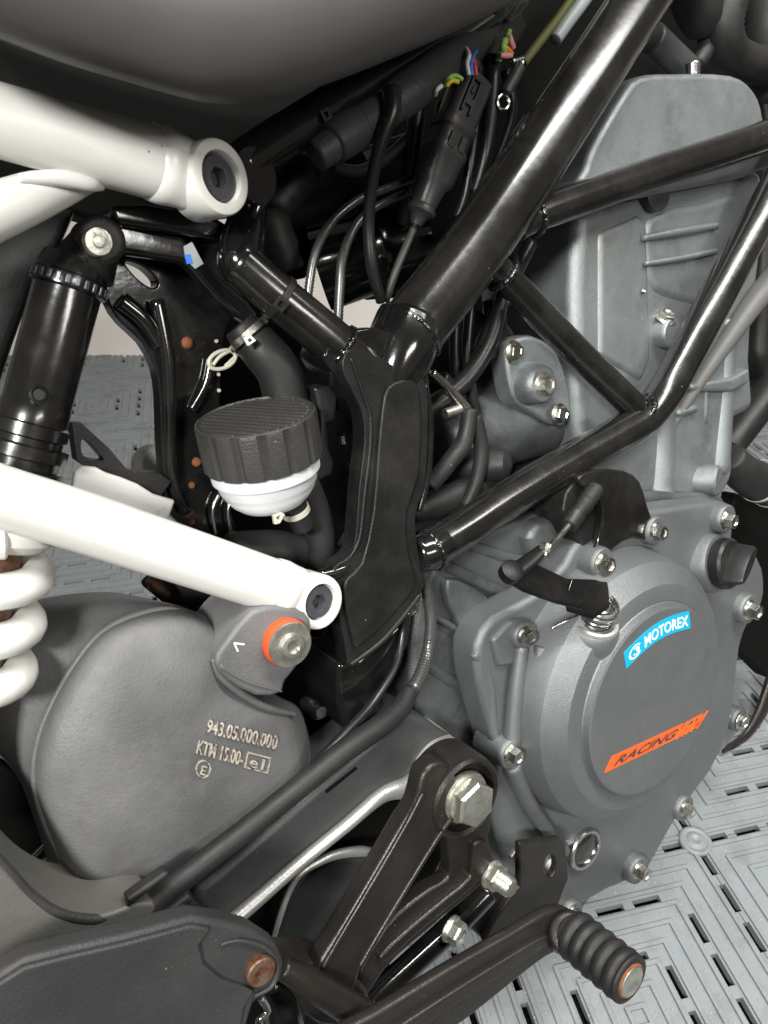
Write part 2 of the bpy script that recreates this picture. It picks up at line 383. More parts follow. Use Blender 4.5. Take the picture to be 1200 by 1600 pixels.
# ---- fuel tank shroud / seat base at the top left
bot = [(-160, -10), (-60, 35), (0, 62), (100, 100), (200, 130), (290, 155), (345, 163), (420, 157), (490, 138), (560, 113), (640, 80), (720, 45), (790, 10), (850, -25), (930, -75)]
rows = [(-30, .16), (-14, .08), (-4, .022), (0, .004), (-4, -.006), (-14, -.014), (-45, -.025), (-110, -.036), (-200, -.04), (-330, -.035)]
mb = MB(); R = [cr([P(x, y+dy, Y) for x, y in bot], 5) for dy, Y in rows]; mb.rings(R, closed=False)
tank = part('seat_fairing', mb, 'tank_grey', ang=70, label='large matte dark grey rounded fairing across the top left')
ptube('trim_lip', [(x, y-1, .002) for x, y in bot[1:7]], 5, 'tank_grey', tank, n=8)
# ---- frame
fr_label = 'glossy black painted steel tube'
mt = [(612, 556, .068), (640, 520, .067), (733, 400, .066), (800, 303, .065), (865, 205, .065), (1000, 0, .064), (1100, -150, .063)]
frame = ptube('frame_tube', mt, [106, 106, 104, 102, 99, 90, 84], 'frame_black', n=40, label='thick glossy black main frame tube rising to the upper right')
lt = [(668, 862, .052), (735, 820, .054), (800, 776, .056), (900, 716, .058), (960, 682, .058), (1003, 655, .058), (1036, 618, .058), (1063, 570, .058), (1100, 500, .058), (1140, 427, .058), (1200, 315, .058), (1270, 185, .058)]
ltube = ptube('frame_tube', lt, [62, 61, 60, 58, 57, 57, 56, 55, 55, 54, 52, 50], 'frame_black', n=36, label='glossy black lower frame tube bent upwards at the right')
ptube('frame_tube', [(805, 352, .066), (845, 334, .064), (1010, 275, .062), (1130, 236, .06), (1240, 198, .058)], [52, 51, 50, 49, 48], 'frame_black', n=32, label='black upper cross tube passing over the cylinder head')
ptube('frame_tube', [(770, 412, .066), (800, 444, .066), (900, 548, .064), (1000, 645, .06)], [48, 48, 46, 44], 'frame_black', n=32, label='short black diagonal brace between the two long frame tubes')
ptube('frame_tube', [(594, 604, .060), (530, 544, .062), (440, 468, .068), (372, 408, .074)], [72, 72, 70, 68], 'frame_black', n=32, label='black frame tube running from the welded node to the upper white tube')
rt = [(372, 262, .082), (430, 222, .086), (560, 140, .094), (720, 42, .10), (800, -10, .104)]
rtube = ptube('frame_tube', rt, [72, 68, 62, 56, 52], 'frame_black', n=32, label='black rear frame tube under the grey fairing')
def weld(c, ax, r, t, parent):                   # rippled weld bead round a joint
    ax_, u, v = basis(ax); mb = MB(); pts = []; rr = []
    n = 44
    pts = [c + (u*math.cos(2*PI*j/n)+v*math.sin(2*PI*j/n))*r for j in range(n+1)]
    rr = [t*(.8+.13*math.sin(j*2.4)) for j in range(n+1)]
    mb.tube(pts, rr, 10, sub=3, capr=0); return part('weld_bead', mb, 'gloss_black', parent, ang=80)
def axis(a, b): return (P(*b)-P(*a)).normalized()
weld(P(1000, 640, .059), axis((900, 548, .064), (1000, 645, .06)), W(1000, 640, .06, 25), W(1000, 640, .06, 6), ltube)
weld(P(785, 428, .066), axis((770, 412, .066), (900, 548, .064)), W(785, 428, .06, 27), W(785, 428, .06, 6), frame)
weld(P(832, 339, .065), axis((805, 352, .066), (1010, 275, .062)), W(832, 339, .06, 28), W(832, 339, .06, 6), frame)
weld(P(672, 860, .052), axis((668, 862, .052), (800, 776, .056)), W(672, 860, .05, 32), W(672, 860, .05, 5), ltube)
# cable ties
def tie(c, ax, r, parent, headdir, mname='plastic_black'):
    ax_, u, v = basis(ax); mb = MB()
    mb.lathe([(r*1.0, -r*.17), (r*1.05, -r*.15), (r*1.05, r*.15), (r*1.0, r*.17)], c, ax, 40, False, False)
    h = (headdir - ax_*headdir.dot(ax_)).normalized(); t = ax_.cross(h); hc = c + h*r*1.1
    outer = [hc + ax_*a*r*.26 + t*b*r*.26 for a, b in ((-1, -1), (1, -1), (1, 1), (-1, 1))]; inner = [hc + ax_*a*r*.12 + t*b*r*.12 for a, b in ((-1, -1), (1, -1), (1, 1), (-1, 1))]
    mb.slab(outer, h*r*.16, [inner]); return part('cable_tie', mb, mname, parent, bevel=r*.02)
tie(P(487, 190, .0905), axis(rt[1], rt[3]), W(487, 190, .09, 33), rtube, OUT)
tie(P(436, 465, .0683), axis((530, 544, .062), (440, 468, .068)), W(436, 465, .07, 36), frame, (OUT-UP*.4-XX*.3))
# welded node and pressed side plate
mb = MB(); cn = P(622, 556, .062); rn = W(622, 556, .06, 54)
mb.tube(path((640, 500, .066), (626, 545, .063), (612, 590, .060), (606, 640, .058)), [rn*.98, rn*1.04, rn*.82, rn*.5], 28)
mb.slab(poly([(505, 556), (540, 522), (590, 512), (640, 540), (668, 575), (670, 640), (640, 660), (600, 640), (568, 650), (545, 612)], .052, 3), Vector((0, .03*S, 0)))
node = part('frame_node', mb, 'gloss_black', bevel=.006, label='lumpy glossy black welded node joining three frame tubes')
weld(P(640, 517, .0655), axis(mt[0], mt[2]), W(640, 520, .066, 54), W(640, 520, .066, 6.5), node)
weld(P(528, 543, .0622), axis((594, 604, .060), (440, 468, .068)), W(534, 530, .065, 37), W(534, 530, .065, 6), node)
sp = [(596, 560), (622, 575), (655, 585), (668, 612), (669, 680), (664, 760), (650, 800), (652, 850), (662, 905), (655, 930), (612, 985), (560, 1030), (545, 1040), (540, 1012), (528, 950), (520, 905), (524, 885), (548, 868), (556, 838), (562, 760), (570, 690), (566, 645), (550, 610), (535, 575), (548, 545)]
sp_o = plate('side_plate', sp, .046, .014, 'plate_black', bevel=.004, sm=3, label='matte black pressed frame side plate in the middle')
plate('raised_panel', [(606, 606), (630, 594), (652, 600), (658, 640), (655, 740), (636, 800), (638, 860), (650, 905), (644, 925), (606, 970), (560, 1012), (552, 1000), (538, 935), (542, 905), (566, 880), (584, 800), (592, 700), (598, 640)], .0425, .006, 'plate_black', sp_o, .002, 2)
ptube('flange_edge', [(548, 560, .046), (566, 612, .046), (578, 650, .046), (578, 700, .046), (570, 770, .046), (562, 840, .046), (546, 872, .047)], [5, 7, 7, 7, 7, 7, 5], 'plate_black', sp_o, n=12)
ptube('flange_edge', [(664, 600, .05), (671, 660, .05), (668, 740, .05), (655, 800, .05)], [10, 12, 12, 10], 'gloss_black', sp_o, n=12)
ptube('flange_edge', [(548, 1038, .047), (600, 998, .047), (655, 930, .047)], [9, 10, 9], 'plate_black', sp_o, n=12)
mb = MB().slab(poly([(528, 1036), (560, 1030), (612, 985), (648, 950), (640, 1010), (612, 1060), (600, 1110), (545, 1150), (530, 1100)], .062), Vector((0, .05*S, 0)))
part('mounting_lug', mb, 'gloss_black', sp_o, .004)
# stub end of the lower tube sits in a cup
mb = MB(); mb.tube(path((650, 866, .052), (668, 861, .052), (690, 848, .053)), [W(668, 861, .05, 28), W(668, 861, .05, 33), W(690, 848, .05, 32)], 32)
part('tube_cup', mb, 'gloss_black', ltube)
ptube('frame_tab', [(500, 900, .05), (530, 892, .05), (545, 880, .05)], [22, 26, 20], 'gloss_black', sp_o)
# rear black frame casting behind the brake reservoir, with rusty spots
rc = [(176, 352), (250, 345), (330, 345), (372, 372), (395, 420), (372, 480), (352, 520), (345, 600), (345, 700), (360, 790), (372, 850), (330, 858), (262, 800), (256, 745), (252, 690), (250, 620), (243, 575), (222, 535), (190, 505), (168, 470), (162, 420)]
hole = [(196, 408), (226, 418), (246, 440), (238, 450), (212, 432)]
rcast = plate('rear_casting', rc, .125, .014, 'gloss_black', bevel=.004, sm=2, holes=[hole], label='glossy black rear frame casting with rusty spots behind the reservoir')
for x, y, d in ((292, 536, 19), (307, 722, 15), (300, 758, 11), (299, 815, 11)):
    r = W(x, y, .125, d)/2; part('rusty_rivet', MB().lathe([(r, -.003), (r*1.05, .0005), (r*.8, .002), (r*.3, .0028)], P(x, y, .125), OUT, 16), 'rust', rcast, label='small rust coloured rivet spot')
ptube('rib', [(245, 470, .12), (262, 560, .118), (266, 650, .118), (268, 740, .12), (290, 800, .122)], [24, 22, 20, 20, 20], 'gloss_black', rcast, n=14)
ptube('rib', [(300, 640, .124), (322, 600, .122), (330, 560, .122)], 16, 'gloss_black', rcast, n=12)
ptube('rib', [(190, 470, .122), (225, 500, .12), (250, 540, .12)], [30, 26, 20], 'gloss_black', rcast, n=14)
st = plate('seat_strut', [(172, 368), (185, 346), (285, 368), (303, 384), (330, 420), (390, 470), (405, 495), (392, 510), (340, 470), (290, 412), (180, 394)], .098, .012, 'gloss_black', bevel=.003, label='flat black strut below the upper white tube')
plate('label_sticker', [(287, 385), (300, 378), (318, 412), (305, 420), (290, 404)], .0975, .0008, 'grey_plastic', st, None); plate('blue_mark', [(288, 398), (297, 397), (302, 412), (292, 412)], .0972, .0005, 'blue_mark', st, None)
for x, y in ((338, 533), (341, 585), (342, 610)):
    part('drain_hole_rim', MB().lathe([(W(x, y, .12, 3.2), 0), (W(x, y, .12, 2.8), .0006), (W(x, y, .12, 1.5), .0006)], P(x, y, .1235), OUT, 14), 'clamp_cream', rcast)
# dark brace + lever behind the white lower tube
plate('rear_lever', [(112, 660), (126, 660), (170, 700), (200, 735), (250, 740), (268, 752), (240, 790), (215, 785), (120, 720)], .115, .012, 'plastic_black', bevel=.003, holes=[[(130, 685), (158, 712), (160, 720), (130, 712)]], label='black triangular lever arm beside the shock absorber')
plate('paper_tag', [(116, 738), (128, 728), (150, 730), (165, 738), (190, 746), (215, 756), (240, 772), (275, 782), (262, 815), (180, 795), (112, 765)], .105, .004, 'tape_white', bevel=.0015, label='crumpled white strip above the lower white tube')
part('spacer_disc', MB().lathe([(W(245, 728, .17, 32), -.01), (W(245, 728, .17, 32), 0), (W(245, 728, .17, 26), .003), (W(245, 728, .17, 8), .003)], P(245, 728, .17), OUT, 32), 'wire_white', label='pale round spacer behind the black casting')
# ---- white subframe
def lug(name, tube_pts, widths, eax, ring, ringr, boltr, parent_label, branch=None):
    o = ptube(name, tube_pts, widths, 'white_paint', n=48, label=parent_label)
    a, b = tube_pts[-2], tube_pts[-1]; rx, ry, rY = ring
    mb = MB(); e = P(*b); ax = axis(a, b); r0 = W(*b, widths[-1])/2; rr = W(rx, ry, rY, ringr); rc_ = P(rx, ry, rY) - eax*rr*.62
    # collar then a neck that flattens into the ring
    R = []; U = (UP - ax*UP.dot(ax)).normalized(); Vv = ax.cross(U)
    L = (rc_-e).length; ydir = OUT
    for t, k, fl in ((-.16, 1.0, 1), (-.14, 1.045, 1), (.06, 1.06, 1), (.16, 1.02, .97), (.3, .96, .9), (.5, .90, .66), (.66, .84, .46), (.74, .6, .3)):
        c = e.lerp(rc_, t); rad = r0*(1-max(0, t)) + rr*1.18*max(0, t)
        R.append([c + U*math.cos(2*PI*j/40)*rad*k + Vv*math.sin(2*PI*j/40)*rad*k*fl for j in range(40)])
    mb.rings(R); part('collar', mb, 'white_paint', o, ang=70)
    T = rr*.62
    part('eye', MB().lathe([(rr*.93, -T), (rr, -T*.85), (rr, T*.78), (rr*.96, T*.95), (rr*.88, T), (boltr_m(rx, ry, rY, boltr)*1.14, T), (boltr_m(rx, ry, rY, boltr)*1.10, T*.9), (boltr_m(rx, ry, rY, boltr)*1.10, -T*.3)], rc_, eax, 48, True, True), 'white_paint', o)
    br = boltr_m(rx, ry, rY, boltr)
    part('socket_screw', MB().sock(rc_ + eax*T*.05, br, T*.75, eax), 'socket_steel', o, ang=30, label='grey hexagon socket screw in the white eye')
    return o
def boltr_m(x, y, Y, d): return W(x, y, Y, d)
up = lug('subframe_tube', [(-140, 150, .052), (0, 189, .056), (120, 222, .060), (246, 256, .064)], [112, 111, 110, 109], (OUT+XX*.34).normalized(), (347, 276, .05), 58, 35, 'thick white painted upper subframe tube ending in a bolted eye')
lo = lug('subframe_tube', [(-140, 728, .030), (0, 776, .034), (117, 812, .038), (250, 856, .042), (432, 917, .046)], [104, 100, 97, 92, 84], (OUT+XX*.14).normalized(), (502, 942, .034), 44, 27, 'long white painted lower subframe tube ending in a bolted eye')
ptube('brace_tube', [(-120, 388, .06), (-40, 345, .06), (40, 312, .062), (100, 290, .066), (150, 272, .072)], [92, 88, 76, 58, 40], 'white_paint', up, n=32)
ptube('crimp', [(30, 278, .052), (90, 278, .053), (140, 288, .056), (160, 294, .062)], [14, 26, 22, 8], 'white_paint', up, n=16)
# black lugs behind the eyes
mb = MB().lathe([(W(395, 290, .09, 46), -.03), (W(395, 290, .09, 46), .012), (W(395, 290, .09, 40), .016), (W(395, 290, .09, 20), .016)], P(366, 284, .088), (OUT+XX*.3).normalized(), 36)
nl = part('frame_boss', mb, 'gloss_black', label='black boss behind the upper white eye')
mb = MB(); mb.tube(path((398, 245, .078), (406, 290, .076), (398, 335, .076), (385, 350, .078)), [W(400, 290, .08, q) for q in (8, 12, 11, 6)], 14); part('weld_bead', mb, 'gloss_black', nl)
mb = MB().tube(path((392, 325, .088), (382, 365, .082), (374, 405, .075), (382, 420, .074)), [W(380, 370, .08, q) for q in (26, 33, 35, 34)], 28); part('gusset', mb, 'gloss_black', nl)
mb = MB().slab(poly([(170, 320), (230, 318), (340, 340), (372, 360), (350, 380), (290, 366), (180, 350)], .09), Vector((0, .03*S, 0))); part('gusset', mb, 'gloss_black', nl, .003)
# ---- shock absorber
sh_t, sh_b = (118, 405, .10), (40, 700, .10)
def shp(t, dx=0, Y=.10): return (118+(40-118)*t+dx, 405+(700-405)*t, Y)
ax = axis(sh_t, sh_b); c0 = P(*sh_t); L = (P(*sh_b)-c0).length; r = W(80, 560, .10, 52)
prof = [(r*.3, -L*.02), (r*.9, L*.0), (r*1.02, L*.06), (r*1.04, L*.09), (r*1.10, L*.10), (r*1.12, L*.13), (r*1.10, L*.16), (r*.98, L*.17), (r*.98, L*.76), (r*1.0, L*.765), (r*1.0, L*.86), (r*1.1, L*.87), (r*1.1, L*.93), (r*1.0, L*.94), (r*1.0, L*.97), (r*1.22, L*.98), (r*1.22, L*1.04), (r*1.05, L*1.05), (r*1.05, L*1.09), (r*1.25, L*1.10), (r*1.25, L*1.16), (r*.7, L*1.2), (r*.4, L*1.9)]
shock = part('shock_absorber', MB().lathe(prof, c0, ax, 56), 'frame_black', label='black cylindrical shock absorber body with ribbed collar')
mb = MB().lathe([(r*.66, -r*.6), (r*.7, -r*.5), (r*.7, r*.5), (r*.62, r*.56), (r*.5, r*.56)], P(152, 378, .095), OUT, 36)
mb.tube(path((152, 378, .10), (130, 420, .10)), [r*.72, r*.95], 24); part('top_eye', mb, 'plate_black', shock)
part('mount_nut', MB().lathe([(r*.42, 0), (r*.43, r*.22), (r*.38, r*.32), (r*.2, r*.34), (r*.18, r*.46), (r*.1, r*.48)], P(150, 379, .085), OUT, 24), 'zinc', shock, label='dull zinc nut on the shock top eye')
q = P(60, 617, .083); part('rebound_knob', MB().lathe([(r*.26, -.01), (r*.27, r*.1), (r*.2, r*.16), (r*.16, r*.08), (r*.05, r*.08)], q, (OUT+UP*.2).normalized(), 20), 'plastic_black', shock)
# collar ring knurls
mb = MB(); ax_, u, v = basis(ax)
for j in range(26):
    a = 2*PI*j/26; d = u*math.cos(a)+v*math.sin(a); mb.box(c0+ax*L*.13+d*r*1.12, d*r*.03, ax*L*.022, ax.cross(d)*r*.07)
part('collar_ring', mb, 'socket_steel', shock, .0004, label='worn bare metal notches round the shock collar')
# spring: four coils of thick white wire
mb = MB(); sc0 = P(-8, 850, .06); sx = axis((-8, 850, .06), (-46, 1060, .06)); rs = W(0, 900, .06, 68); wr = W(0, 900, .06, 28); pitch = (P(-46, 1060, .06)-sc0).length/2.75
_, u, v = basis(sx)
pts = [sc0 + sx*(pitch*(k/24-.25)) + (u*math.cos(2*PI*k/24)+v*math.sin(2*PI*k/24))*rs for k in range(int(24*3.5)+1)]
mb.tube(pts, wr, 18, sub=1); part('coil_spring', mb, 'white_paint', shock, label='thick white coil spring with rust between coils')
part('spring_seat', MB().lathe([(rs*1.2, 0), (rs*1.28, .004), (rs*1.28, .012), (rs*1.0, .016), (rs*.6, .016)], sc0 - sx*pitch*.75, sx, 40), 'white_paint', shock)
part('damper_rod', MB().lathe([(rs*.62, 0), (rs*.62, L*1.6)], sc0, sx, 28), 'rusty_steel', shock, label='rusty damper body seen between the coils')
plate('seat_tray', [(-160, -40), (0, 20), (200, 90), (420, 110), (600, 60), (560, 160), (440, 260), (410, 330), (300, 345), (170, 350), (100, 330), (-160, 330)], .19, .03, 'shade_black', bevel=.004, label='seat tray panel coloured near-black for the shade under the fairing')  # panel closes the gap; its black is painted-in shade
plate('side_fender', [(-120, 318), (60, 330), (125, 322), (95, 390), (58, 440), (22, 540), (0, 606), (-120, 720)], .15, .02, 'plastic_black', bevel=.006, label='flat dark fender panel left of the shock absorber')
# ================================================================== ENGINE
CC = Vector((.0035*S, 0, .001*S))
def dl(prof, c=CC, n=96, **k): return MB().lathe([(r*S, h*S) for r, h in prof], c, OUT, n, **k)
cover = part('clutch_cover', dl([(.121, -.075), (.1165, -.050), (.1130, -.036), (.1095, -.0235), (.1078, -.0198), (.1052, -.0170), (.0945, -.0085), (.0930, -.0072), (.0905, -.0066), (.0825, -.0058), (.0805, -.0058), (.0795, -.0062), (.0788, -.0052), (.0775, -.0008), (.0755, 0), (.04, .0002)]), 'cover_alloy', ang=14, label='round dark grey clutch cover with blue and orange badges')
# flange of the cover
fl = [(745, 1012), (772, 965), (835, 932), (885, 880), (905, 845), (965, 812), (1010, 798), (1110, 785), (1140, 786), (1152, 808), (1146, 840), (1185, 868), (1196, 905), (1192, 945), (1172, 972), (1158, 1010), (1150, 1080), (1140, 1140), (1112, 1205), (1062, 1272), (1012, 1362), (990, 1376), (950, 1392), (905, 1418), (860, 1440), (812, 1390), (780, 1330), (765, 1260), (778, 1200), (770, 1150), (748, 1070)]
plate('cover_flange', fl, .046, .03, 'cover_alloy', cover, .005, 2)
def boss(px, py, Y, d, h, parent, m='case_alloy', name='bolt_boss'):
    r = W(px, py, Y, d)/2; return part(name, MB().lathe([(r*1.15, -.02), (r*1.06, h*.5), (r, h*.9), (r*.93, h), (r*.3, h)], P(px, py, Y), OUT, 28), m, parent)
for x, y, Y, d in ((818, 992, .040, 32), (797, 1176, .038, 34), (938, 880, .034, 34), (1022, 830, .040, 30), (1132, 812, .040, 30), (1168, 952, .040, 32), (996, 1358, .040, 30), (893, 1424, .044, 26), (1068, 1262, .044, 26)):
    boss(x-6, y-3, Y+.004, d+14, .006, cover, 'cover_alloy'); bolt(x, y, Y-.001, d*.80, cover, h=d*.62, rot=random.random())
# cast webs on the cover wall
ptube('cast_rib', [(815, 1010, .040), (806, 1080, .040), (800, 1160, .040)], [22, 26, 30], 'cover_alloy', cover, n=14)
ptube('cast_rib', [(848, 1010, .036), (838, 1060, .036), (822, 1150, .036)], [30, 34, 26], 'cover_alloy', cover, n=14)
ptube('cast_rib', [(800, 1195, .042), (830, 1260, .042), (880, 1330, .042)], [30, 26, 22], 'cover_alloy', cover, n=14)
ptube('cast_rib', [(740, 1020, .05), (762, 1060, .05), (770, 1140, .05), (782, 1180, .05)], [16, 20, 20, 20], 'cover_alloy', cover, n=12)
plate('bolt_tab', [(770, 1000), (800, 968), (835, 965), (836, 1008), (808, 1040), (780, 1044)], .042, .012, 'cover_alloy', cover, .003)
# stickers on the disc: blue band, drawn round the disc
def disc_pt(r, a, Yo=-.0006): return CC + Vector((r*S*math.cos(a), Yo*S, r*S*math.sin(a)))
def disc_xy(px, py):
    q = P(px, py, 0) - CC; return math.hypot(q.x, q.z)/S, math.atan2(q.z, q.x)
BC = Vector((.0035, 0, -.004)); 
def band_pt(t, s):                                # t along 0..1, s across 0 (inner) ..1 (outer)
    x0, y0 = 975+ (1077-975)*t, 0
    top = 1021+(955-1021)*t - 21*math.sin(PI*t)*.62; bo = 1045+(982-1045)*t - 21*math.sin(PI*t)*.62
    return P(x0 + (4-2*t)*(1-s), bo+(top-bo)*s, -.0006)
mb = MB(); n = 16; mb.rings([[band_pt(k/n, 0), band_pt(k/n, 1), band_pt(k/n, 1)+Vector((0, .0006, 0)), band_pt(k/n, 0)+Vector((0, .0006, 0))] for k in range(n+1)])
part('blue_badge', mb, 'sticker_blue', cover, label='curved bright blue badge reading MOTOREX in white')
V, Fc = mesh_text('MOTOREX'); xs = [q.x for q in V]; ys = [q.y for q in V]; x0, x1 = min(xs), max(xs); yh = max(ys)
def fm(x, y): q = band_pt(.29 + .67*(x-x0)/(x1-x0) + .012*(y/yh), .2 + .6*y/yh); return q + Vector((0, -.0002, 0))
part('badge_lettering', relief(V, Fc, fm, Vector((0, .0002, 0))), 'print_white', cover, ang=20)
mb = MB()
def ring2(cx, cy, rx, ry, w, a0, a1, n=20):
    A, Bv = [], []
    for k in range(n+1):
        a = a0+(a1-a0)*k/n; A.append((cx+rx*math.cos(a), cy+ry*math.sin(a))); Bv.append((cx+(rx-w)*math.cos(a), cy+(ry-w*2)*math.sin(a)))
    for k in range(n):
        q = [band_pt(*c)+Vector((0, -.0003, 0)) for c in (A[k], A[k+1], Bv[k+1], Bv[k])]; b = len(mb.v); mb.v += q; mb.f.append((b, b+1, b+2, b+3))
ring2(.15, .5, .10, .36, .03, .5, 5.6); ring2(.16, .5, .055, .22, .022, -2.6, 2.2); ring2(.18, .52, .02, .1, .02, 0, 6.28)
part('badge_emblem', mb, 'print_white', cover)
# orange RACING badge
o0, ox, oy = P(945, 1208, -.0006), P(1053, 1156, -.0006), P(957, 1182, -.0006)
def om(x, y): return o0 + (ox-o0)*x + (oy-o0)*y
mb = MB().slab([om(0, 0), om(1, 0), om(1.06, .98), om(0, 1)], Vector((0, .0006, 0)))
part('orange_badge', mb, 'sticker_orange', cover, label='slanted orange badge with dark lettering reading RACING')
V, Fc = mesh_text('RACING'); xs = [q.x for q in V]; ys = [q.y for q in V]; x0, x1 = min(xs), max(xs); yh = max(ys)
part('badge_lettering', relief(V, Fc, lambda x, y: om(.09+.86*(x-x0)/(x1-x0)+.05*y/yh, .24+.54*y/yh)+Vector((0, -.0003, 0)), Vector((0, .0002, 0))), 'letter_dark', cover, ang=20)
V, Fc = mesh_text('KTM'); xs = [q.x for q in V]; x0, x1 = min(xs), max(xs); yh = max(q.y for q in V)
def om2(x, y): return om(1.03+.34*(x-x0)/(x1-x0)+.06*y/yh, -.02+1.05*y/yh+.1*(x-x0)/(x1-x0))
cu = relief(V, Fc, om2, Vector((0, .0005, 0))); part('badge_lettering', cu, 'sticker_orange', cover, ang=20)
mb = MB().slab([om(1.02, .02), om(1.36, .1), om(1.40, .6), om(1.06, .55)], Vector((0, .0004, 0))); part('badge_tail', mb, 'sticker_orange', cover)
# oil sight glass
q = P(912, 1326, .044); r = W(912, 1326, .044, 34)
sg = part('sight_glass', MB().lathe([(r*1.0, -.01), (r*1.0, .002), (r*.95, .003), (r*.82, .003), (r*.78, .001), (r*.78, -.004)], q, OUT, 40, True, False), 'polished', cover, label='bright ringed oil sight glass low on the cover')
part('lens', MB().lathe([(r*.80, -.006), (r*.80, .0012), (r*.5, .0022), (r*.1, .0026)], q, OUT, 32), 'glass_dark', cover)
# oil filler cap
q = P(1128, 880, .034); r = W(1128, 880, .034, 40); axc = (OUT + XX*.12 + UP*.12).normalized()
part('filler_boss', MB().lathe([(r*1.28, -.03), (r*1.2, -.006), (r*1.12, -.002), (r*.9, -.002)], q, axc, 40), 'cover_alloy', cover)
oc = part('filler_cap', MB().lathe([(r*.95, -.002), (r*1.0, .001), (r*1.0, .006), (r*.92, .008), (r*.4, .008)], q, axc, 40), 'plastic_black', label='black plastic oil filler cap with a raised grip')
ax_, u, v = basis(axc); d = (XX*.8+UP*.5).normalized(); d = (d-ax_*d.dot(ax_)).normalized(); t = ax_.cross(d)
mb = MB(); R = []
for h, a, b in ((.006, .98, .42), (.012, .95, .34), (.019, .9, .27), (.0215, .82, .2)):
    R.append([q + ax_*h + d*r*a*math.cos(2*PI*j/28) + t*r*b*math.sin(2*PI*j/28) for j in range(28)])
mb.rings(R); part('grip', mb, 'plastic_black', oc, ang=50)
# ---- crankcase
cs = [(640, 1010), (652, 930), (690, 862), (760, 828), (840, 800), (900, 776), (1010, 768), (1130, 772), (1150, 810), (1100, 1000), (1000, 1300), (900, 1440), (830, 1430), (770, 1345), (725, 1230), (690, 1160), (648, 1112)]
case = plate('crankcase', cs, .078, .17, 'case_alloy', bevel=.006, label='dark grey cast crankcase behind the clutch cover')
ptube('cast_rib', [(690, 880, .080), (760, 915, .080), (840, 950, .076)], [22, 24, 24], 'case_alloy', case, n=14)
ptube('cast_rib', [(668, 958, .076), (720, 985, .076), (770, 1008, .07)], [12, 14, 14], 'case_alloy', case, n=12)
ptube('cast_rib', [(655, 1030, .082), (700, 1060, .082), (755, 1075, .078)], [26, 26, 22], 'case_alloy', case, n=14)
ptube('cast_rib', [(730, 850, .080), (800, 872, .080), (880, 890, .074)], [20, 22, 22], 'case_alloy', case, n=14)
ptube('cast_rib', [(760, 1010, .072), (764, 1080, .072), (772, 1140, .072), (790, 1200, .074), (800, 1290, .076)], [22, 22, 24, 24, 22], 'case_alloy', case, n=14)
plate('cast_pad', [(830, 828), (885, 806), (930, 830), (918, 880), (880, 900), (840, 880)], .066, .02, 'case_alloy', case, .006, 3)
plate('cast_pad', [(700, 905), (760, 930), (775, 960), (765, 1000), (715, 975)], .070, .02, 'case_alloy', case, .006, 3)
bolt(800, 1332, .05, 26, case, rot=.5)
# right-hand lower lugs of the case
for x, y, d in ((1128, 1078, 34), (1131, 1113, 26), (1156, 1126, 24), (1120, 1150, 22)):
    boss(x-8, y-4, .10, d+12, .006, case); 
bolt(1131, 1113, .092, 20, case); bolt(1157, 1127, .092, 20, case)
plate('case_lug', [(1100, 1050), (1130, 1040), (1150, 1060), (1160, 1110), (1175, 1125), (1150, 1150), (1120, 1185), (1095, 1200)], .105, .05, 'alloy', case, .004, 2)
# ---- cylinder and head
cyl = [(905, 330), (1000, 300), (1195, 262), (1200, 340), (1178, 520), (1176, 560), (1182, 640), (1150, 655), (1150, 745), (1130, 782), (1010, 800), (930, 800), (902, 660), (898, 450)]
cyo = plate('cylinder', cyl, .092, .17, 'alloy', bevel=.010, label='cast grey aluminium cylinder block standing on the crankcase')
hd = [(1000, 118), (1060, 113), (1145, 116), (1180, 140), (1195, 185), (1196, 262), (1100, 290), (905, 318), (915, 262), (925, 232), (945, 195), (972, 150)]
hdo = plate('cylinder_head', hd, .084, .18, 'alloy', bevel=.016, sm=3, label='rounded grey cylinder head cover at the upper right')
plate('gasket_step', [(898, 300), (905, 280), (1000, 262), (1100, 243), (1205, 225), (1206, 262), (1100, 290), (1000, 310), (900, 325)], .080, .19, 'alloy', hdo, .005)
# cast relief on the cylinder face
plate('cast_panel', [(935, 360), (1000, 330), (1015, 345), (1020, 560), (1005, 600), (935, 560)], .0895, .02, 'alloy', cyo, .012)
plate('cast_panel', [(1010, 335), (1100, 310), (1170, 300), (1165, 400), (1130, 480), (1040, 470), (1012, 440)], .0895, .02, 'alloy', cyo, .012, 2)
ptube('cast_rib', [(1005, 372, .087), (1060, 362, .086), (1120, 352, .087)], [10, 14, 10], 'alloy', cyo, n=12)
ptube('cast_rib', [(1008, 412, .087), (1060, 404, .086), (1120, 392, .087)], [8, 10, 8], 'alloy', cyo, n=12)
ptube('cast_column', [(1026, 640, .102), (1026, 700, .102), (1026, 790, .098)], [58, 56, 56], 'alloy', cyo, n=28)
ptube('cast_column', [(1128, 500, .102), (1124, 600, .102), (1118, 735, .098)], [46, 44, 42], 'alloy', cyo, n=28)
ptube('cast_column', [(1100, 560, .097), (1096, 660, .097)], [22, 20], 'alloy', cyo, n=18)
plate('cast_shelf', [(1060, 640), (1092, 630), (1095, 644), (1062, 655)], .086, .02, 'alloy', cyo, .004)
plate('joint_line', [(1080, 600), (1145, 590), (1172, 575), (1172, 598), (1146, 612), (1082, 612)], .084, .03, 'alloy', cyo, .003)
part('base_boss', MB().lathe([(W(1115, 752, .08, 26), -.02), (W(1115, 752, .08, 24), .004), (W(1115, 752, .08, 20), .006), (W(1115, 752, .08, 8), .006)], P(1112, 750, .084), (OUT*.9+XX*.3).normalized(), 28), 'alloy', cyo)
ptube('base_collar', [(1000, 775, .088), (1015, 782, .085), (1050, 784, .085), (1065, 778, .088)], 18, 'alloy', cyo, n=14)
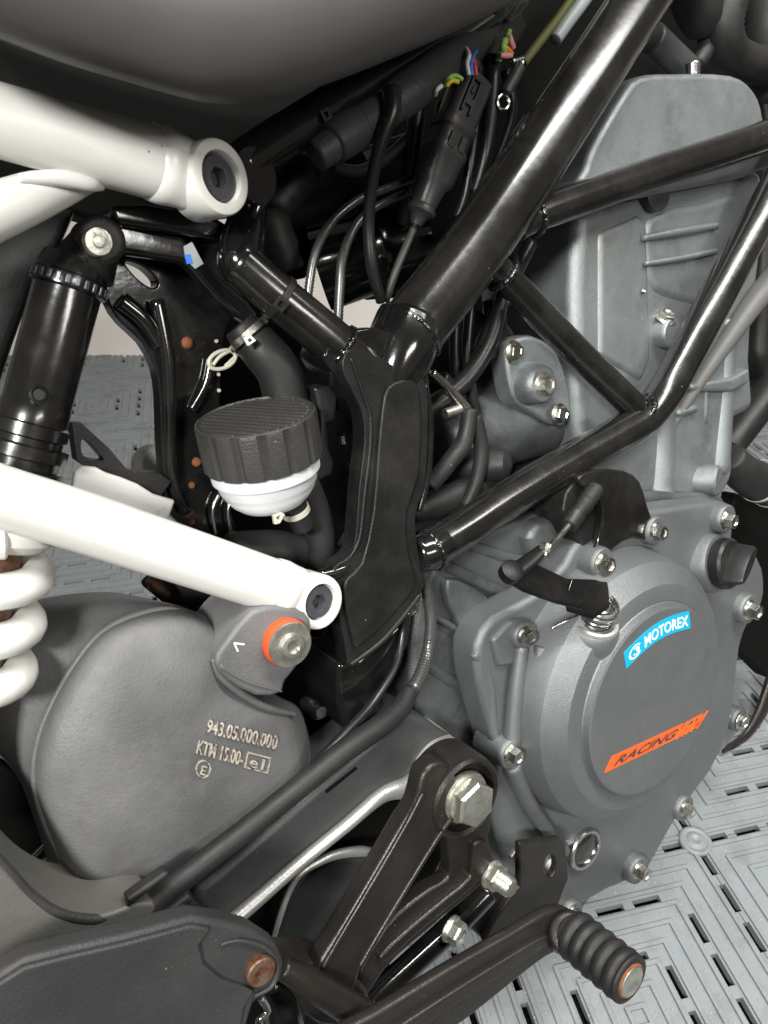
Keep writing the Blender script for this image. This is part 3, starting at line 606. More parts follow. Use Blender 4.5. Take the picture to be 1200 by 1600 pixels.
part('plug_hole', MB().lathe([(W(1030, 300, .09, 27), -.02), (W(1030, 300, .09, 27), .001), (W(1030, 300, .09, 24), .0016)], P(1028, 302, .085), OUT, 32), 'swing_grey', cyo)
bolt(1040, 498, .088, 26, cyo, m='steel', rot=.4, ax=(UP*.8+OUT*.6).normalized())
boss(1038, 520, .09, 44, .008, cyo, 'alloy'); bolt(1005, 395+60, .088, 6, cyo, m='polished')
ptube('vent_pipe', [(1215, 430, .085), (1180, 470, .085), (1120, 555, .088), (1080, 615, .09), (1040, 680, .095)], [40, 36, 26, 20, 14], 'pipe_grey', cyo, n=22, label='grey pipe slanting behind the bent frame tube')
# head fixing on top
ptube('head_bolt', [(1082, 118, .10), (1082, 98, .10)], [26, 24], 'polished', hdo, n=6, capr=.1)
ptube('coolant_stub', [(1018, 60, .12), (1050, 90, .12), (1075, 112, .12)], [48, 46, 44], 'swing_grey', hdo, n=22)
# ---- side flange (three-bolt cover with the big central bolt)
fo = plate('side_flange', [(792, 548), (806, 530), (835, 526), (868, 548), (886, 590), (893, 640), (884, 662), (862, 664), (838, 650), (806, 628), (795, 590)], .098, .02, 'alloy', bevel=.003, sm=3, label='diamond shaped grey flange held by three bolts')
mb = MB().slab(poly([(812, 530), (850, 530), (900, 570), (945, 625), (950, 660), (900, 668), (880, 664), (820, 620)], .110, 2), Vector((0, .06*S, 0))); part('flange_body', mb, 'case_alloy', fo, .008)
q = P(836, 600, .092); r = W(836, 600, .092, 30)
part('collar', MB().lathe([(r*1.15, -.006), (r*1.05, .002), (r*1.0, .006), (r*.85, .008), (r*.3, .008)], q, OUT, 40), 'alloy', fo)
part('centre_bolt', MB().hexbolt(q + OUT*.006, r*.52, r*.62, OUT, 1.5, .3), 'zinc', fo, ang=25, label='large zinc bolt in the middle of the flange')
bolt(802, 549, .093, 26, fo, rot=.3); bolt(873, 647, .093, 26, fo, rot=.1)
# ---- clutch actuation
br = plate('cable_bracket', [(905, 745), (930, 735), (975, 735), (1000, 752), (1012, 790), (1024, 828), (1012, 845), (990, 840), (958, 858), (946, 885), (925, 888), (934, 850), (940, 815), (936, 780), (910, 760)], .040, .006, 'frame_black', bevel=.002, sm=2, label='black bent cable bracket above the clutch cover')
mb = MB().slab(poly([(905, 745), (930, 735), (940, 760), (940, 815), (932, 852), (924, 880), (905, 850), (880, 800), (885, 770)], .046), Vector((0, .05*S, 0))); part('bracket_web', mb, 'plate_black', br, .002)
ptube('bracket_edge', [(934, 760, .039), (941, 800, .038), (934, 845, .038), (922, 868, .038), (920, 886, .038)], 6, 'gloss_black', br, n=10)
bt = ptube('cable_boot', [(932, 762, .036), (915, 785, .034), (905, 798, .032), (897, 812, .030), (890, 820, .029)], [26, 28, 24, 22, 14], 'rubber', label='ribbed rubber boot on the clutch cable end', n=22, ripple=(.0042, .10))
ptube('rod', [(896, 812, .030), (850, 866, .016)], 9, 'steel', bt, n=14)
part('collar', MB().tube(path((900, 804, .031), (889, 821, .029)), [W(890, 815, .04, 15), W(890, 815, .04, 13)], 20), 'plastic_black', bt)
DY = -.020
arm = MB(); arm.slab([P(786, 898, .040+DY), P(796, 872, .046+DY), P(835, 878, .044+DY), P(885, 902, .038+DY), P(930, 904, .036+DY), P(950, 912, .032+DY), P(948, 936, .026+DY), P(905, 944, .024+DY), P(865, 934, .028+DY), P(815, 916, .036+DY)], (UP*-.0045))
armo = part('clutch_lever', arm, 'gloss_black', bevel=.0012, label='black clutch release lever with return spring')
ptube('cable_clevis', [(848, 858, .036+DY), (825, 878, .036+DY), (800, 896, .036+DY)], [24, 32, 38], 'plate_black', armo, n=18, flat=.6, flatax=UP)
q = P(798, 894, .034+DY); part('clevis_pin', MB().lathe([(W(800, 893, .036, 17), -.003), (W(800, 893, .036, 17), .003), (W(800, 893, .036, 11), .004)], q, (UP*.7+OUT*.7).normalized(), 20), 'plate_black', armo)
part('adjuster_nut', MB().hexbolt(P(848, 868, .034+DY), W(845, 872, .036, 9), W(845, 872, .036, 20), (XX*.5+UP*.8).normalized(), 1.1), 'steel', armo, ang=25)
sa_ = (UP*.86 + OUT*.42 + XX*.05).normalized(); q = P(928, 970, .018); r = W(928, 970, .018, 41)
part('shaft_boss', MB().lathe([(r*1.2, -.022), (r*1.2, -.010), (r*1.08, -.004), (r*1.0, -.001), (r*.95, 0), (r*.8, .001), (r*.76, -.001), (r*.4, -.001)], q, sa_, 40), 'cover_alloy', cover, ang=60)
part('seal', MB().lathe([(r*.98, -.001), (r*.92, .0018), (r*.8, .0022), (r*.76, .001)], q, sa_, 40, False, False), 'raw_cast', cover)
mb = MB(); ax_, u, v = basis(sa_); mb.tube([q + sa_*(.0005+.0030*k/18) + (u*math.cos(2*PI*k/18)+v*math.sin(2*PI*k/18))*r*.62 for k in range(18*5+1)], r*.075, 8, sub=1, capr=0)
part('return_spring', mb, 'polished', armo, label='bright return spring under the clutch lever')
part('shaft', MB().lathe([(r*.42, 0), (r*.42, .014), (r*.36, .015), (r*.1, .015)], q, sa_, 28), 'steel', armo)
mb = MB(); mb.slab([P(893, 903, .014), P(950, 908, .006), P(952, 932, .004), P(925, 952, .002), P(882, 938, .008)], UP*-.008); part('lever_hub', mb, 'gloss_black', armo, .002)
ptube('spring_leg', [(905, 960, .012), (885, 970, .012), (862, 982, .016)], 5, 'polished', armo, n=8)
# ---- starter side: parts in the shade between plate and cylinder
ptube('starter_motor', [(690, 690, .16), (760, 660, .15), (840, 640, .14)], [150, 150, 140], 'case_alloy', n=36, label='dark cast housing in the shade behind the frame triangle')
plate('engine_shade_sheet', [(640, 520), (700, 420), (800, 400), (930, 460), (940, 700), (800, 800), (700, 840), (640, 820)], .20, .04, 'shade_black', bevel=.006, label='dark sheet standing in for the shade behind the cables')  # added sheet, black in place of the shade behind the cables
ptube('breather_hose', [(690, 590, .10), (715, 608, .10), (745, 565, .10), (770, 500, .10), (800, 440, .105), (830, 380, .11)], [24, 26, 28, 26, 22, 22], 'cable_black', n=18, label='black hose curving under the main frame tube')
ptube('breather_hose', [(640, 660, .11), (690, 625, .10), (735, 585, .095), (768, 530, .09), (784, 470, .092), (800, 400, .10)], [30, 30, 28, 24, 22, 22], 'cable_black', n=18, label='thick black hose crossing below the diagonal brace')
ptube('wiring_cable', [(770, 330, .10), (742, 440, .105), (730, 540, .105), (735, 600, .105), (745, 650, .105)], 17, 'cable_black', n=14, label='straight black cable beside the hose')
ptube('wiring_cable', [(745, 340, .11), (718, 450, .11), (710, 540, .11), (716, 600, .11), (730, 640, .11)], 17, 'cable_black', n=14, label='black cable just right of the welded node')
ptube('oil_line', [(675, 582, .09), (700, 605, .09), (730, 640, .09)], [14, 14, 16], 'steel', n=14, label='thin bright oil line right of the node')
ptube('oil_hose', [(735, 640, .085), (725, 690, .085), (700, 725, .085), (672, 760, .088)], [26, 28, 28, 26], 'rubber', n=18, label='S shaped rubber hose beside the side plate')
ptube('oil_hose', [(742, 650, .085), (752, 700, .085), (745, 750, .085), (728, 790, .088)], [22, 24, 22, 20], 'rubber', n=18, label='rubber hose next to the round black plug')
part('rubber_plug', MB().lathe([(W(768, 728, .09, 28), -.02), (W(768, 728, .09, 28), .004), (W(768, 728, .09, 22), .012), (W(768, 728, .09, 8), .015)], P(764, 726, .095), (OUT*.8+XX*.5).normalized(), 32), 'rubber', label='round black rubber plug behind the lower frame tube')
part('hose_stub', MB().lathe([(W(705, 644, .09, 8), -.004), (W(705, 644, .09, 8), .008), (W(705, 644, .09, 5), .009)], P(703, 644, .09), XX, 16), 'zinc', label='small brass stub end beside the hoses')
for a in ([(655, 720, .12), (700, 770, .12), (650, 820, .12)], [(640, 690, .13), (690, 680, .12), (720, 760, .12)]):
    pass
ptube('lower_hose', [(640, 800, .10), (700, 780, .10), (770, 745, .10)], [40, 46, 44], 'rubber', n=20, label='rubber hose lying just above the lower frame tube')
# ---- right side: coolant hose with clamp, dark side parts
hose = ptube('coolant_hose', [(1140, 715, .115), (1160, 738, .112), (1185, 752, .11), (1240, 775, .108)], [50, 58, 62, 62], 'rubber', n=28, label='black coolant hose with pale clamp at the right edge')
for x, y in ((1186, 752), (1204, 760)):
    part('hose_clamp', MB().lathe([(W(x, y, .11, 33), -.0022), (W(x, y, .11, 34), -.0018), (W(x, y, .11, 34), .0018), (W(x, y, .11, 33), .0022)], P(x, y, .1105), axis((1160, 738, .112), (1240, 775, .108)), 36, False, False), 'clamp_cream', hose)
ptube('radiator_pipe', [(1135, 700, .16), (1180, 640, .16), (1240, 560, .16)], [50, 52, 56], 'plastic_black', n=24, label='black pipe rising behind the cylinder to the right')
ptube('radiator_pipe', [(1240, 470, .18), (1210, 560, .18), (1150, 660, .18)], [90, 70, 40], 'shade_black', n=20, label='pipe coloured near-black as shade at the right edge')  # shade put into the pipe's colour
plate('radiator_shroud', [(1188, 100), (1280, 60), (1300, 620), (1215, 640), (1190, 560), (1200, 380), (1205, 250)], .16, .05, 'plastic_black', bevel=.01, label='black shroud panel at the right edge')
plate('dark_side_panel', [(1140, 845), (1150, 770), (1250, 800), (1250, 1000), (1200, 1060), (1150, 1010)], .16, .02, 'shade_black', bevel=.003, label='dark panel behind the oil filler cap')  # flat near-black panel filling the gap behind the filler cap
ptube('shift_linkage', [(1210, 1060, .17), (1190, 1110, .17), (1165, 1150, .17), (1130, 1172, .17)], [40, 30, 18, 12], 'lever_black', n=16, label='thin black lever tip above the floor at the right', flat=.5, flatax=OUT)
# dark hoses at the top right corner
for i, (pp, wd, lb) in enumerate((([(1075, -40, .13), (1095, 20, .13), (1110, 60, .13), (1090, 100, .13)], [80, 70, 40, 24], 'black elbow hose above the cylinder head'), ([(1150, -40, .12), (1130, 40, .12), (1150, 90, .125), (1230, 110, .13)], [60, 60, 54, 50], 'black corrugated hose in the top right corner'), ([(1210, -40, .14), (1200, 60, .14), (1215, 140, .14)], [90, 90, 80], 'black hose at the extreme top right'))):
    ptube('radiator_hose', pp, wd, 'rubber', n=24, label=lb, ripple=(.006, .04) if i == 1 else None)
plate('head_shadow_panel', [(960, -80), (1300, -80), (1300, 200), (1150, 200), (1000, 200), (900, 250), (860, 330), (830, 300)], .25, .02, 'shade_black', bevel=.004, label='added dark sheet standing in for shade above the cylinder head')  # sheet added to darken the gap above the head

for pts, wd, m, lb in (
    ([(655, 150, .12), (648, 210, .125), (640, 280, .13), (628, 350, .14)], [26, 28, 28, 26], 'cable_black', 'black hose hanging straight behind the connector'),
    ([(690, 160, .13), (676, 230, .135), (664, 300, .14), (640, 400, .15)], [16, 16, 16, 15], 'cable_black', 'thin black cable between hose and connector'),
    ([(520, 262, .12), (560, 268, .125), (600, 250, .13), (640, 215, .13)], [20, 20, 20, 20], 'rubber', 'short black hose crossing under the wiring loom'),
    ([(790, 110, .11), (800, 170, .11), (780, 240, .11), (748, 310, .11)], [16, 17, 17, 16], 'cable_black', 'black cable hugging the main frame tube'),
    ([(720, 480, .12), (752, 500, .118), (790, 520, .12), (800, 560, .125)], [18, 20, 20, 18], 'rubber', 'rubber hose leading to the diamond flange')):
    ptube('harness_hose', pts, wd, m, n=16, label=lb)
rly = plate('relay_box', [(560, 232), (640, 205), (652, 240), (575, 268)], .15, .04, 'plastic_black', bevel=.003, label='black relay box under the wiring loom')
plate('relay_lid', [(566, 236), (636, 212), (645, 236), (578, 260)], .147, .004, 'rubber', rly, .001)
plate('cable_guide', [(762, 470), (790, 462), (796, 520), (782, 560), (766, 566), (756, 540), (770, 510)], .108, .008, 'plastic_black', bevel=.002, label='black cable guide plate under the main frame tube')
# ================================================================== LOWER LEFT: silencer, swingarm, footrest bracket, pedal
from mathutils.bvhtree import BVHTree
def hitter(mb):
    t = BVHTree.FromPolygons(mb.v, mb.f)
    def hit(px, py, lift=.0003):
        d = (RI @ c2w((px-600)/FOC, (800-py)/FOC, 1.0)).normalized(); h, nrm, i, dist = t.ray_cast(CB, d)
        return None if h is None else h - d*lift
    return hit
O = [((150, 925), (196, 966)), ((240, 937), (258, 950)), ((300, 955), (310, 957)), ((345, 990), (350, 990)), ((378, 1050), (374, 1052)), ((430, 1085), (425, 1088)), ((470, 1110), (466, 1112)), ((487, 1180), (482, 1178)), ((480, 1230), (475, 1228)), ((420, 1300), (415, 1295)), ((330, 1365), (326, 1358)), ((240, 1420), (232, 1406)), ((150, 1425), (150, 1402)), ((95, 1400), (108, 1372)), ((60, 1300), (74, 1300)), ((25, 1210), (52, 1225)), ((-30, 1150), (58, 1155)), ((-70, 1080), (84, 1090)), ((-60, 1000), (116, 1036)), ((30, 945), (152, 992))]
o1 = cr([Vector((*a, 0)) for a, b in O], 5, True); o2 = cr([Vector((*b, 0)) for a, b in O], 5, True); cen = Vector((265, 1180, 0))
def rg(src, t, Y): return [P(*(q.lerp(cen, t)).xy, Y) for q in src]
def rg2(t, Y): return [P(*(a.lerp(b, t)).xy, Y) for a, b in zip(o1, o2)]
mb = MB(); mb.rings([rg(o1, .03, .22), rg(o1, 0, .18), rg(o1, 0, .112), rg2(.06, .100), rg2(.3, .084), rg2(.7, .069), rg2(1, .062), rg(o2, .02, .056), rg(o2, .05, .047), rg(o2, .09, .042), rg(o2, .15, .0385), rg(o2, .28, .034), rg(o2, .5, .030), rg(o2, .75, .0285), rg(o2, .93, .028)])
sil_mb = mb; shit = hitter(mb)
sil = part('silencer', mb, 'silencer', ang=80, label='large matte black moulded silencer box with raised part numbers')
ptube('crease_lip', [(308, 960, .062), (260, 951, .0595), (200, 966, .0595), (155, 993, .0595), (119, 1037, .0595), (87, 1091, .0595), (61, 1156, .0595), (55, 1225, .0595), (77, 1300, .0595), (112, 1372, .06)], [2, 8, 12, 13, 13, 13, 13, 12, 10, 3], 'silencer', sil, n=14)
ptube('mould_ridge', [(332, 1030, .034), (346, 1058, .034), (385, 1088, .036), (425, 1108, .038), (462, 1116, .044)], [6, 12, 13, 12, 6], 'silencer', sil, n=12)
plate('mount_tab', [(336, 1035), (352, 1005), (395, 955), (440, 948), (478, 958), (488, 985), (474, 1030), (446, 1066), (440, 1084), (400, 1088), (352, 1060)], .030, .05, 'silencer', sil, .006, 2)
ptube('seam', [(345, 1042, .030), (380, 1062, .0296), (415, 1074, .0296), (440, 1080, .031)], 4, 'silencer', sil, n=8)
q = P(444, 1001, .030); r = W(444, 1001, .03, 38)
part('grommet', MB().lathe([(r*.96, -.004), (r*1.0, .001), (r*1.0, .0035), (r*.95, .005), (r*.6, .005)], q, OUT, 40), 'orange_rubber', sil, label='bright orange rubber grommet on the silencer tab')
part('washer', MB().lathe([(r*.93, .0052), (r*.95, .006), (r*.93, .0072), (r*.55, .0074), (r*.52, .0082), (r*.46, .0098), (r*.3, .0100), (r*.26, .0082), (r*.05, .0082)], q, OUT, 40), 'zinc', sil, label='zinc flange bolt in the orange grommet')
def srel(text, b, du, dv, sx, m='letter_metal', name='raised_lettering', lift=.00055, width=None):
    V, Fc = mesh_text(text); xs = [q.x for q in V]; x0, x1 = min(xs), max(xs); yh = max(q.y for q in V)
    def f(x, y):
        t = (x-x0)/(x1-x0)*width; h = y/yh
        return shit(b[0]+du[0]*t+dv[0]*h, b[1]+du[1]*t+dv[1]*h, lift)
    return part(name, relief(V, Fc, f, Vector((0, .0006, 0))), m, sil, ang=20)
dv = (4.5, -21); srel('943.05.000.000', (321, 1144), (.972, .235), dv, 1, width=113)
srel('KTM 15.00-', (306, 1176), (.965, .262), dv, 1, width=74)
srel('e1', (389, 1197), (.965, .262), (4, -16), 1, width=22)
srel('E', (312, 1209), (.97, .24), (3, -14), 1, width=9)
mb = MB()
def stroke(pts, wpx, closed=True):
    n = len(pts)
    for i in range(n if closed else n-1):
        a = Vector((*pts[i], 0)); b = Vector((*pts[(i+1) % n], 0)); d = (b-a).normalized(); nn = Vector((-d.y, d.x, 0))*wpx/2; a = a-d*wpx/2; b = b+d*wpx/2
        q = [shit(*(c).xy, .0006) for c in (a-nn, b-nn, b+nn, a+nn)]
        if None in q: continue
        k = len(mb.v); mb.v += q + [x + Vector((0, .0009, 0)) for x in q]
        for f in ((0,1,2,3),(0,4,5,1),(1,5,6,2),(2,6,7,3),(3,7,4,0)): mb.f.append(tuple(k+i_ for i_ in f))
stroke([(388, 1176), (423, 1185), (418, 1208), (383, 1199)], 2.2)
stroke([(318+11*math.cos(2*PI*k/20), 1202+13*math.sin(2*PI*k/20)) for k in range(20)], 2)
stroke([(367, 1004), (378, 1016)], 0.1)
part('raised_frame', mb, 'letter_metal', sil, ang=20)
mb = MB()
def tabmark(a, b, wpx):
    A, Bq = P(*a, .0297), P(*b, .0297); d = (Bq-A).normalized(); nn = d.cross(OUT)*W(*a, .03, wpx)/2
    mb.slab([A-nn, Bq-nn, Bq+nn, A+nn], Vector((0, .001, 0)))
tabmark((366, 1005), (372, 1018), 2.5); tabmark((366, 1005), (382, 1007), 2.5)
part('chalk_mark', mb, 'print_white', sil)
# ---- swingarm
sw = plate('swingarm', [(628, 1108), (690, 1142), (735, 1180), (740, 1230), (700, 1330), (640, 1450), (560, 1620), (360, 1660), (300, 1500), (330, 1440), (250, 1420), (330, 1330), (430, 1250), (540, 1170)], .075, .03, 'shade_black', bevel=.004, label='dark grey cast swingarm reaching down to the lower left')  # back plate near-black, standing in for the arm's shaded inside
band = [(640, 1112), (690, 1140), (722, 1165), (700, 1190), (668, 1215), (640, 1228), (598, 1240), (540, 1288), (470, 1345), (400, 1405), (352, 1446), (300, 1408), (345, 1362), (430, 1290), (520, 1212), (590, 1152)]
plate('upper_beam', band, .050, .05, 'swing_grey', sw, .006, 2)
ptube('polished_edge', [(668, 1200, .0475), (640, 1228, .047), (598, 1242, .047), (540, 1290, .047), (470, 1347, .047), (400, 1408, .047), (350, 1450, .047)], [30, 34, 24, 21, 21, 23, 26], 'raw_cast', sw, n=14)
ptube('polished_edge', [(598, 1338, .058), (570, 1330, .057), (530, 1334, .057), (495, 1348, .057), (468, 1366, .057), (452, 1392, .058), (438, 1430, .058), (425, 1475, .06)], [8, 16, 15, 13, 11, 10, 10, 8], 'raw_cast', sw, n=12)
plate('inner_web', [(495, 1352), (540, 1340), (600, 1345), (585, 1400), (540, 1490), (500, 1530), (430, 1500), (450, 1400)], .068, .02, 'swing_grey', sw, .006, 2)
q = P(690, 1205, .046); r = W(690, 1205, .046, 52)
part('pivot_boss', MB().lathe([(r*1.1, -.03), (r*1.02, -.002), (r*.98, .004), (r*.86, .0045), (r*.80, .002), (r*.4, .002)], q, OUT, 56), 'raw_cast', sw, label='polished rim of the swingarm pivot')
part('dust_cap', MB().lathe([(r*.8, -.004), (r*.78, .007), (r*.6, .010), (r*.3, .010)], q, OUT, 48), 'lever_black', sw)
plate('slot_mark', [(508, 1236), (556, 1198), (559, 1201), (511, 1240)], .0496, .001, 'shade_black', sw, None)
# black guard rod along the top of the arm, hoses beside it
gd = ptube('chain_guard', [(640, 1080, .046), (624, 1108, .040), (592, 1136, .034), (540, 1172, .030), (470, 1228, .028), (390, 1292, .025), (310, 1354, .022), (240, 1410, .020), (175, 1462, .018), (100, 1510, .016)], [26, 34, 36, 36, 36, 36, 37, 40, 46, 54], 'rubber', n=28, label='rounded black rubber guard along the top of the swingarm')
plate('guard_clip', [(196, 1408), (260, 1362), (270, 1366), (206, 1416)], .010, .008, 'rubber', gd, .002)
plate('guard_web', [(250, 1438), (300, 1396), (318, 1440), (330, 1445), (290, 1480), (240, 1470)], .040, .01, 'guard', sw, .003)
ptube('brake_line', [(632, 960, .06), (629, 990, .06), (618, 1040, .055), (585, 1095, .05), (535, 1150, .04), (490, 1195, .034)], [13, 12, 12, 13, 15, 16], 'cable_black', n=14, label='thin grey line running down beside the side plate')
ptube('brake_line', [(655, 880, .062), (666, 920, .06), (673, 970, .058), (668, 1020, .056), (652, 1066, .052), (628, 1102, .046)], [15, 17, 18, 19, 22, 24], 'braid', n=14, ripple=(.0018, .07), label='braided brake line passing behind the side plate')
bolt(640, 950, .078, 22, case, m='zinc')
# lower-left mudguard lip
mg = [(-90, 1300), (-30, 1330), (10, 1362), (50, 1402), (95, 1428), (140, 1434), (180, 1425), (215, 1412), (245, 1415), (225, 1450), (170, 1480), (60, 1520), (-90, 1570)]
plate('rear_mudguard', mg, .012, .05, 'mudguard', bevel=.010, sm=3, label='dark grey curved mudguard lip at the lower left edge')
ptube('mudguard_rim', [(-90, 1286, .02), (-30, 1325, .018), (10, 1360, .016), (50, 1401, .015), (95, 1428, .014), (150, 1436, .014), (200, 1420, .016)], [26, 24, 20, 18, 16, 16, 14], 'guard', n=16, label='rounded black rim of the mudguard opening')
plate('linkage_shadow', [(-60, 1150), (30, 1210), (65, 1300), (100, 1400), (60, 1440), (-60, 1400)], .12, .01, 'shade_black', bevel=.002, label='dark sheet standing in for the shaded cavity left of the silencer')  # flat plate painted as the shadow around the linkage
for pts in ([(40, 1350, .10), (60, 1330, .10), (72, 1318, .10)], [(45, 1370, .10), (58, 1358, .10), (74, 1340, .10)]):
    ptube('linkage_strip', pts, 8, 'polished', n=8, label=None)
part('chain_stone', MB().lathe([(W(85, 1395, .1, 24), 0), (W(85, 1395, .1, 20), .008), (W(85, 1395, .1, 8), .012)], P(84, 1396, .10), (OUT+UP).normalized(), 10), 'wire_white', label='white fitting seen through the gap below the silencer')
# heel guard plate
hg = [(-120, 1590), (0, 1523), (40, 1500), (100, 1484), (200, 1462), (300, 1434), (345, 1440), (395, 1452), (432, 1476), (446, 1506), (440, 1535), (420, 1556), (398, 1568), (388, 1600), (380, 1720), (-120, 1720)]
hgo = plate('heel_guard', hg, -.030, .013, 'guard', bevel=.003, label='flat black heel guard plate with rusty screw at the bottom left')
plate('raised_face', [(-120, 1606), (0, 1537), (38, 1513), (100, 1497), (200, 1474), (298, 1447), (330, 1452), (312, 1478), (318, 1506), (345, 1530), (398, 1548), (382, 1575), (374, 1620), (366, 1720), (-120, 1720)], -.0325, .004, 'guard', hgo, .0012)
ptube('pocket_rim', [(345, 1476, -.031), (375, 1470, -.031), (415, 1482, -.031), (433, 1508, -.031), (425, 1540, -.031), (398, 1556, -.031)], [5, 7, 8, 8, 8, 6], 'guard', hgo, n=12)
q = P(404, 1512, -.030); r = W(404, 1512, -.03, 24); part('rusty_screw', MB().sock(q, r, r*.55), 'rusty_steel', hgo, ang=30, label='rust stained button screw in the heel guard')
# ---- footrest bracket
la = [(655, 1236), (664, 1206), (690, 1190), (716, 1215), (722, 1262), (702, 1288), (652, 1368), (602, 1450), (566, 1512), (552, 1556), (520, 1566), (498, 1540), (496, 1514), (528, 1462), (578, 1378), (628, 1292), (648, 1260)]
fbo = plate('footrest_bracket', la, .008, .015, 'brown_black', bevel=.003, sm=2, label='dark brown black forged footrest bracket with large hex bolt')
ra = [(716, 1262), (768, 1270), (764, 1312), (772, 1340), (758, 1378), (704, 1426), (644, 1476), (604, 1514), (572, 1560), (552, 1562), (566, 1512), (592, 1468), (618, 1432), (672, 1390), (700, 1374), (704, 1348), (700, 1300)]
plate('bracket_arm', ra, .015, .013, 'brown_black', fbo, .0035, 2)
plate('bracket_arm', [(742, 1318), (764, 1318), (770, 1342), (754, 1374), (704, 1418), (646, 1466), (606, 1504), (594, 1496), (640, 1452), (700, 1402), (736, 1370)], .010, .01, 'brown_black', fbo, .003, 2)
plate('bracket_foot', [(440, 1516), (470, 1508), (505, 1506), (560, 1530), (580, 1560), (560, 1600), (500, 1604), (452, 1562)], .012, .03, 'brown_black', fbo, .006, 2)
for pts in ([(660, 1240, .0075), (634, 1290, .0075), (584, 1376, .0075), (534, 1460, .0075), (504, 1512, .008)], [(716, 1270, .0075), (696, 1290, .0075), (648, 1366, .0075), (598, 1448, .0075), (562, 1510, .008)]):
    ptube('arm_rib', pts, 9, 'brown_black', fbo, n=10)
# eye ring around the big bolt
q = P(722, 1242, .012); r = W(722, 1242, .012, 68)
part('bracket_eye', MB().lathe([(r*1.02, -.02), (r*1.0, -.002), (r*.97, .004), (r*.90, .0055), (r*.82, .004), (r*.78, -.002), (r*.3, -.002)], q, OUT, 56), 'brown_black', fbo)
r2 = W(735, 1252, .0, 42)
part('pivot_washer', MB().lathe([(r2*1.02, 0), (r2*1.04, .001), (r2*1.0, .003), (r2*.5, .003)], q + OUT*.001, OUT, 40), 'zinc', fbo)
part('pivot_bolt', MB().hexbolt(q + OUT*.003, r2*.90, r2*.72, OUT, 1.0, .25, dish=False), 'zinc', fbo, ang=22, label='large zinc plated hexagon pivot bolt')
# threaded stud and nut on the right of the bracket
q = P(768, 1366, .012); r = W(768, 1366, .01, 17); ax_ = (OUT*.98+XX*.06).normalized()
part('stud_nut', MB().hexbolt(q, r*1.25, .008, ax_, 1.1, .5, dish=False), 'zinc', fbo, ang=22)
part('threaded_stud', MB().lathe([(r*(.92 if k % 2 else .84), .006+.0007*k) for k in range(15)] + [(r*.7, .0172), (r*.1, .0172)], q, ax_, 24), 'zinc', fbo, ang=30, label='threaded stud end beside the black bracket plate')
# lower parts under the bracket
ptube('lower_stay', [(758, 1392, .03), (715, 1440, .03), (650, 1500, .03), (590, 1556, .03), (540, 1610, .03)], [44, 40, 40, 42, 44], 'gloss_black', fbo, n=18)
part('stay_bolt', MB().hexbolt(P(703, 1450, .022), W(703, 1450, .02, 19), W(703, 1450, .02, 24), (OUT*.95+XX*.2-UP*.1).normalized(), 1.15, .6), 'zinc', fbo, ang=25)
ptube('peg_pivot', [(440, 1512, .006), (475, 1530, .004), (520, 1558, .002), (565, 1586, .0), (600, 1606, -.002)], [34, 44, 48, 50, 50], 'brown_black', fbo, n=22)
ptube('peg_pivot', [(420, 1530, .02), (440, 1570, .02), (450, 1640, .02)], [46, 60, 70], 'gloss_black', fbo, n=20)
ptube('return_spring', [(408, 1560, -.01), (418, 1578, -.01), (405, 1596, -.01), (420, 1612, -.01)], 12, 'polished', fbo, n=10)
# black bracket plate with hole
pl = plate('stop_plate', [(812, 1318), (876, 1309), (884, 1318), (889, 1372), (866, 1432), (800, 1472), (790, 1490), (764, 1492), (757, 1470), (772, 1440), (800, 1400), (812, 1386)], .022, .006, 'brown_black', bevel=.0015, holes=[[(851, 1352), (857, 1337), (866, 1338), (869, 1352), (864, 1368), (855, 1369)]], label='dark flat stop plate with a round hole')
plate('plate_flange', [(757, 1470), (772, 1440), (800, 1396), (786, 1380), (756, 1400), (738, 1420), (734, 1450)], .028, .04, 'plate_black', pl, .002)
q = P(861, 1352, .045); part('grey_pin', MB().lathe([(W(861, 1352, .04, 11), -.01), (W(861, 1352, .04, 11), .003), (W(861, 1352, .04, 6), .005)], q, OUT, 20), 'wire_white', pl)
# ---- brake pedal
pd = [(430, 1700, -.020), (520, 1645, -.020), (600, 1596, -.020), (700, 1534, -.020), (780, 1488, -.020), (840, 1455, -.021), (872, 1446, -.024), (892, 1460, -.034)]
pdo = plate('brake_pedal', [(430, 1676), (587, 1586), (700, 1517), (800, 1460), (852, 1428), (880, 1420), (904, 1432), (916, 1462), (908, 1492), (884, 1486), (852, 1498), (800, 1538), (725, 1598), (640, 1655), (560, 1706), (430, 1760)], -.022, .009, 'lever_black', bevel=.005, sm=2, label='dark metal brake pedal arm with ribbed rubber tip')
plate('pedal_rib', [(500, 1690), (600, 1622), (700, 1556), (790, 1500), (840, 1470), (862, 1462), (858, 1476), (800, 1514), (700, 1580), (600, 1648), (520, 1700)], -.0255, .006, 'lever_black', pdo, .002, 2)
ptube('pedal_neck', [(880, 1455, -.016), (886, 1457, -.026), (892, 1460, -.036)], [66, 68, 66], 'lever_black', pdo, n=28)
q = P(893, 1457, -.032); r = W(905, 1468, -.04, 37); Lp = .049*S
prof = [(r*.8, -.004), (r*.95, 0)]
for k in range(5):
    h = Lp*(.02+k*.19); prof += [(r*.92, h), (r*1.02, h+Lp*.04), (r*1.06, h+Lp*.09), (r*1.02, h+Lp*.14), (r*.90, h+Lp*.17)]
prof += [(r*1.02, Lp*.98), (r*1.0, Lp*1.01), (r*.82, Lp*1.03), (r*.72, Lp*1.02)]
pg = part('pedal_rubber', MB().lathe(prof, q, OUT, 48), 'rubber', pdo, ang=80, label='black ribbed rubber sleeve on the pedal tip')
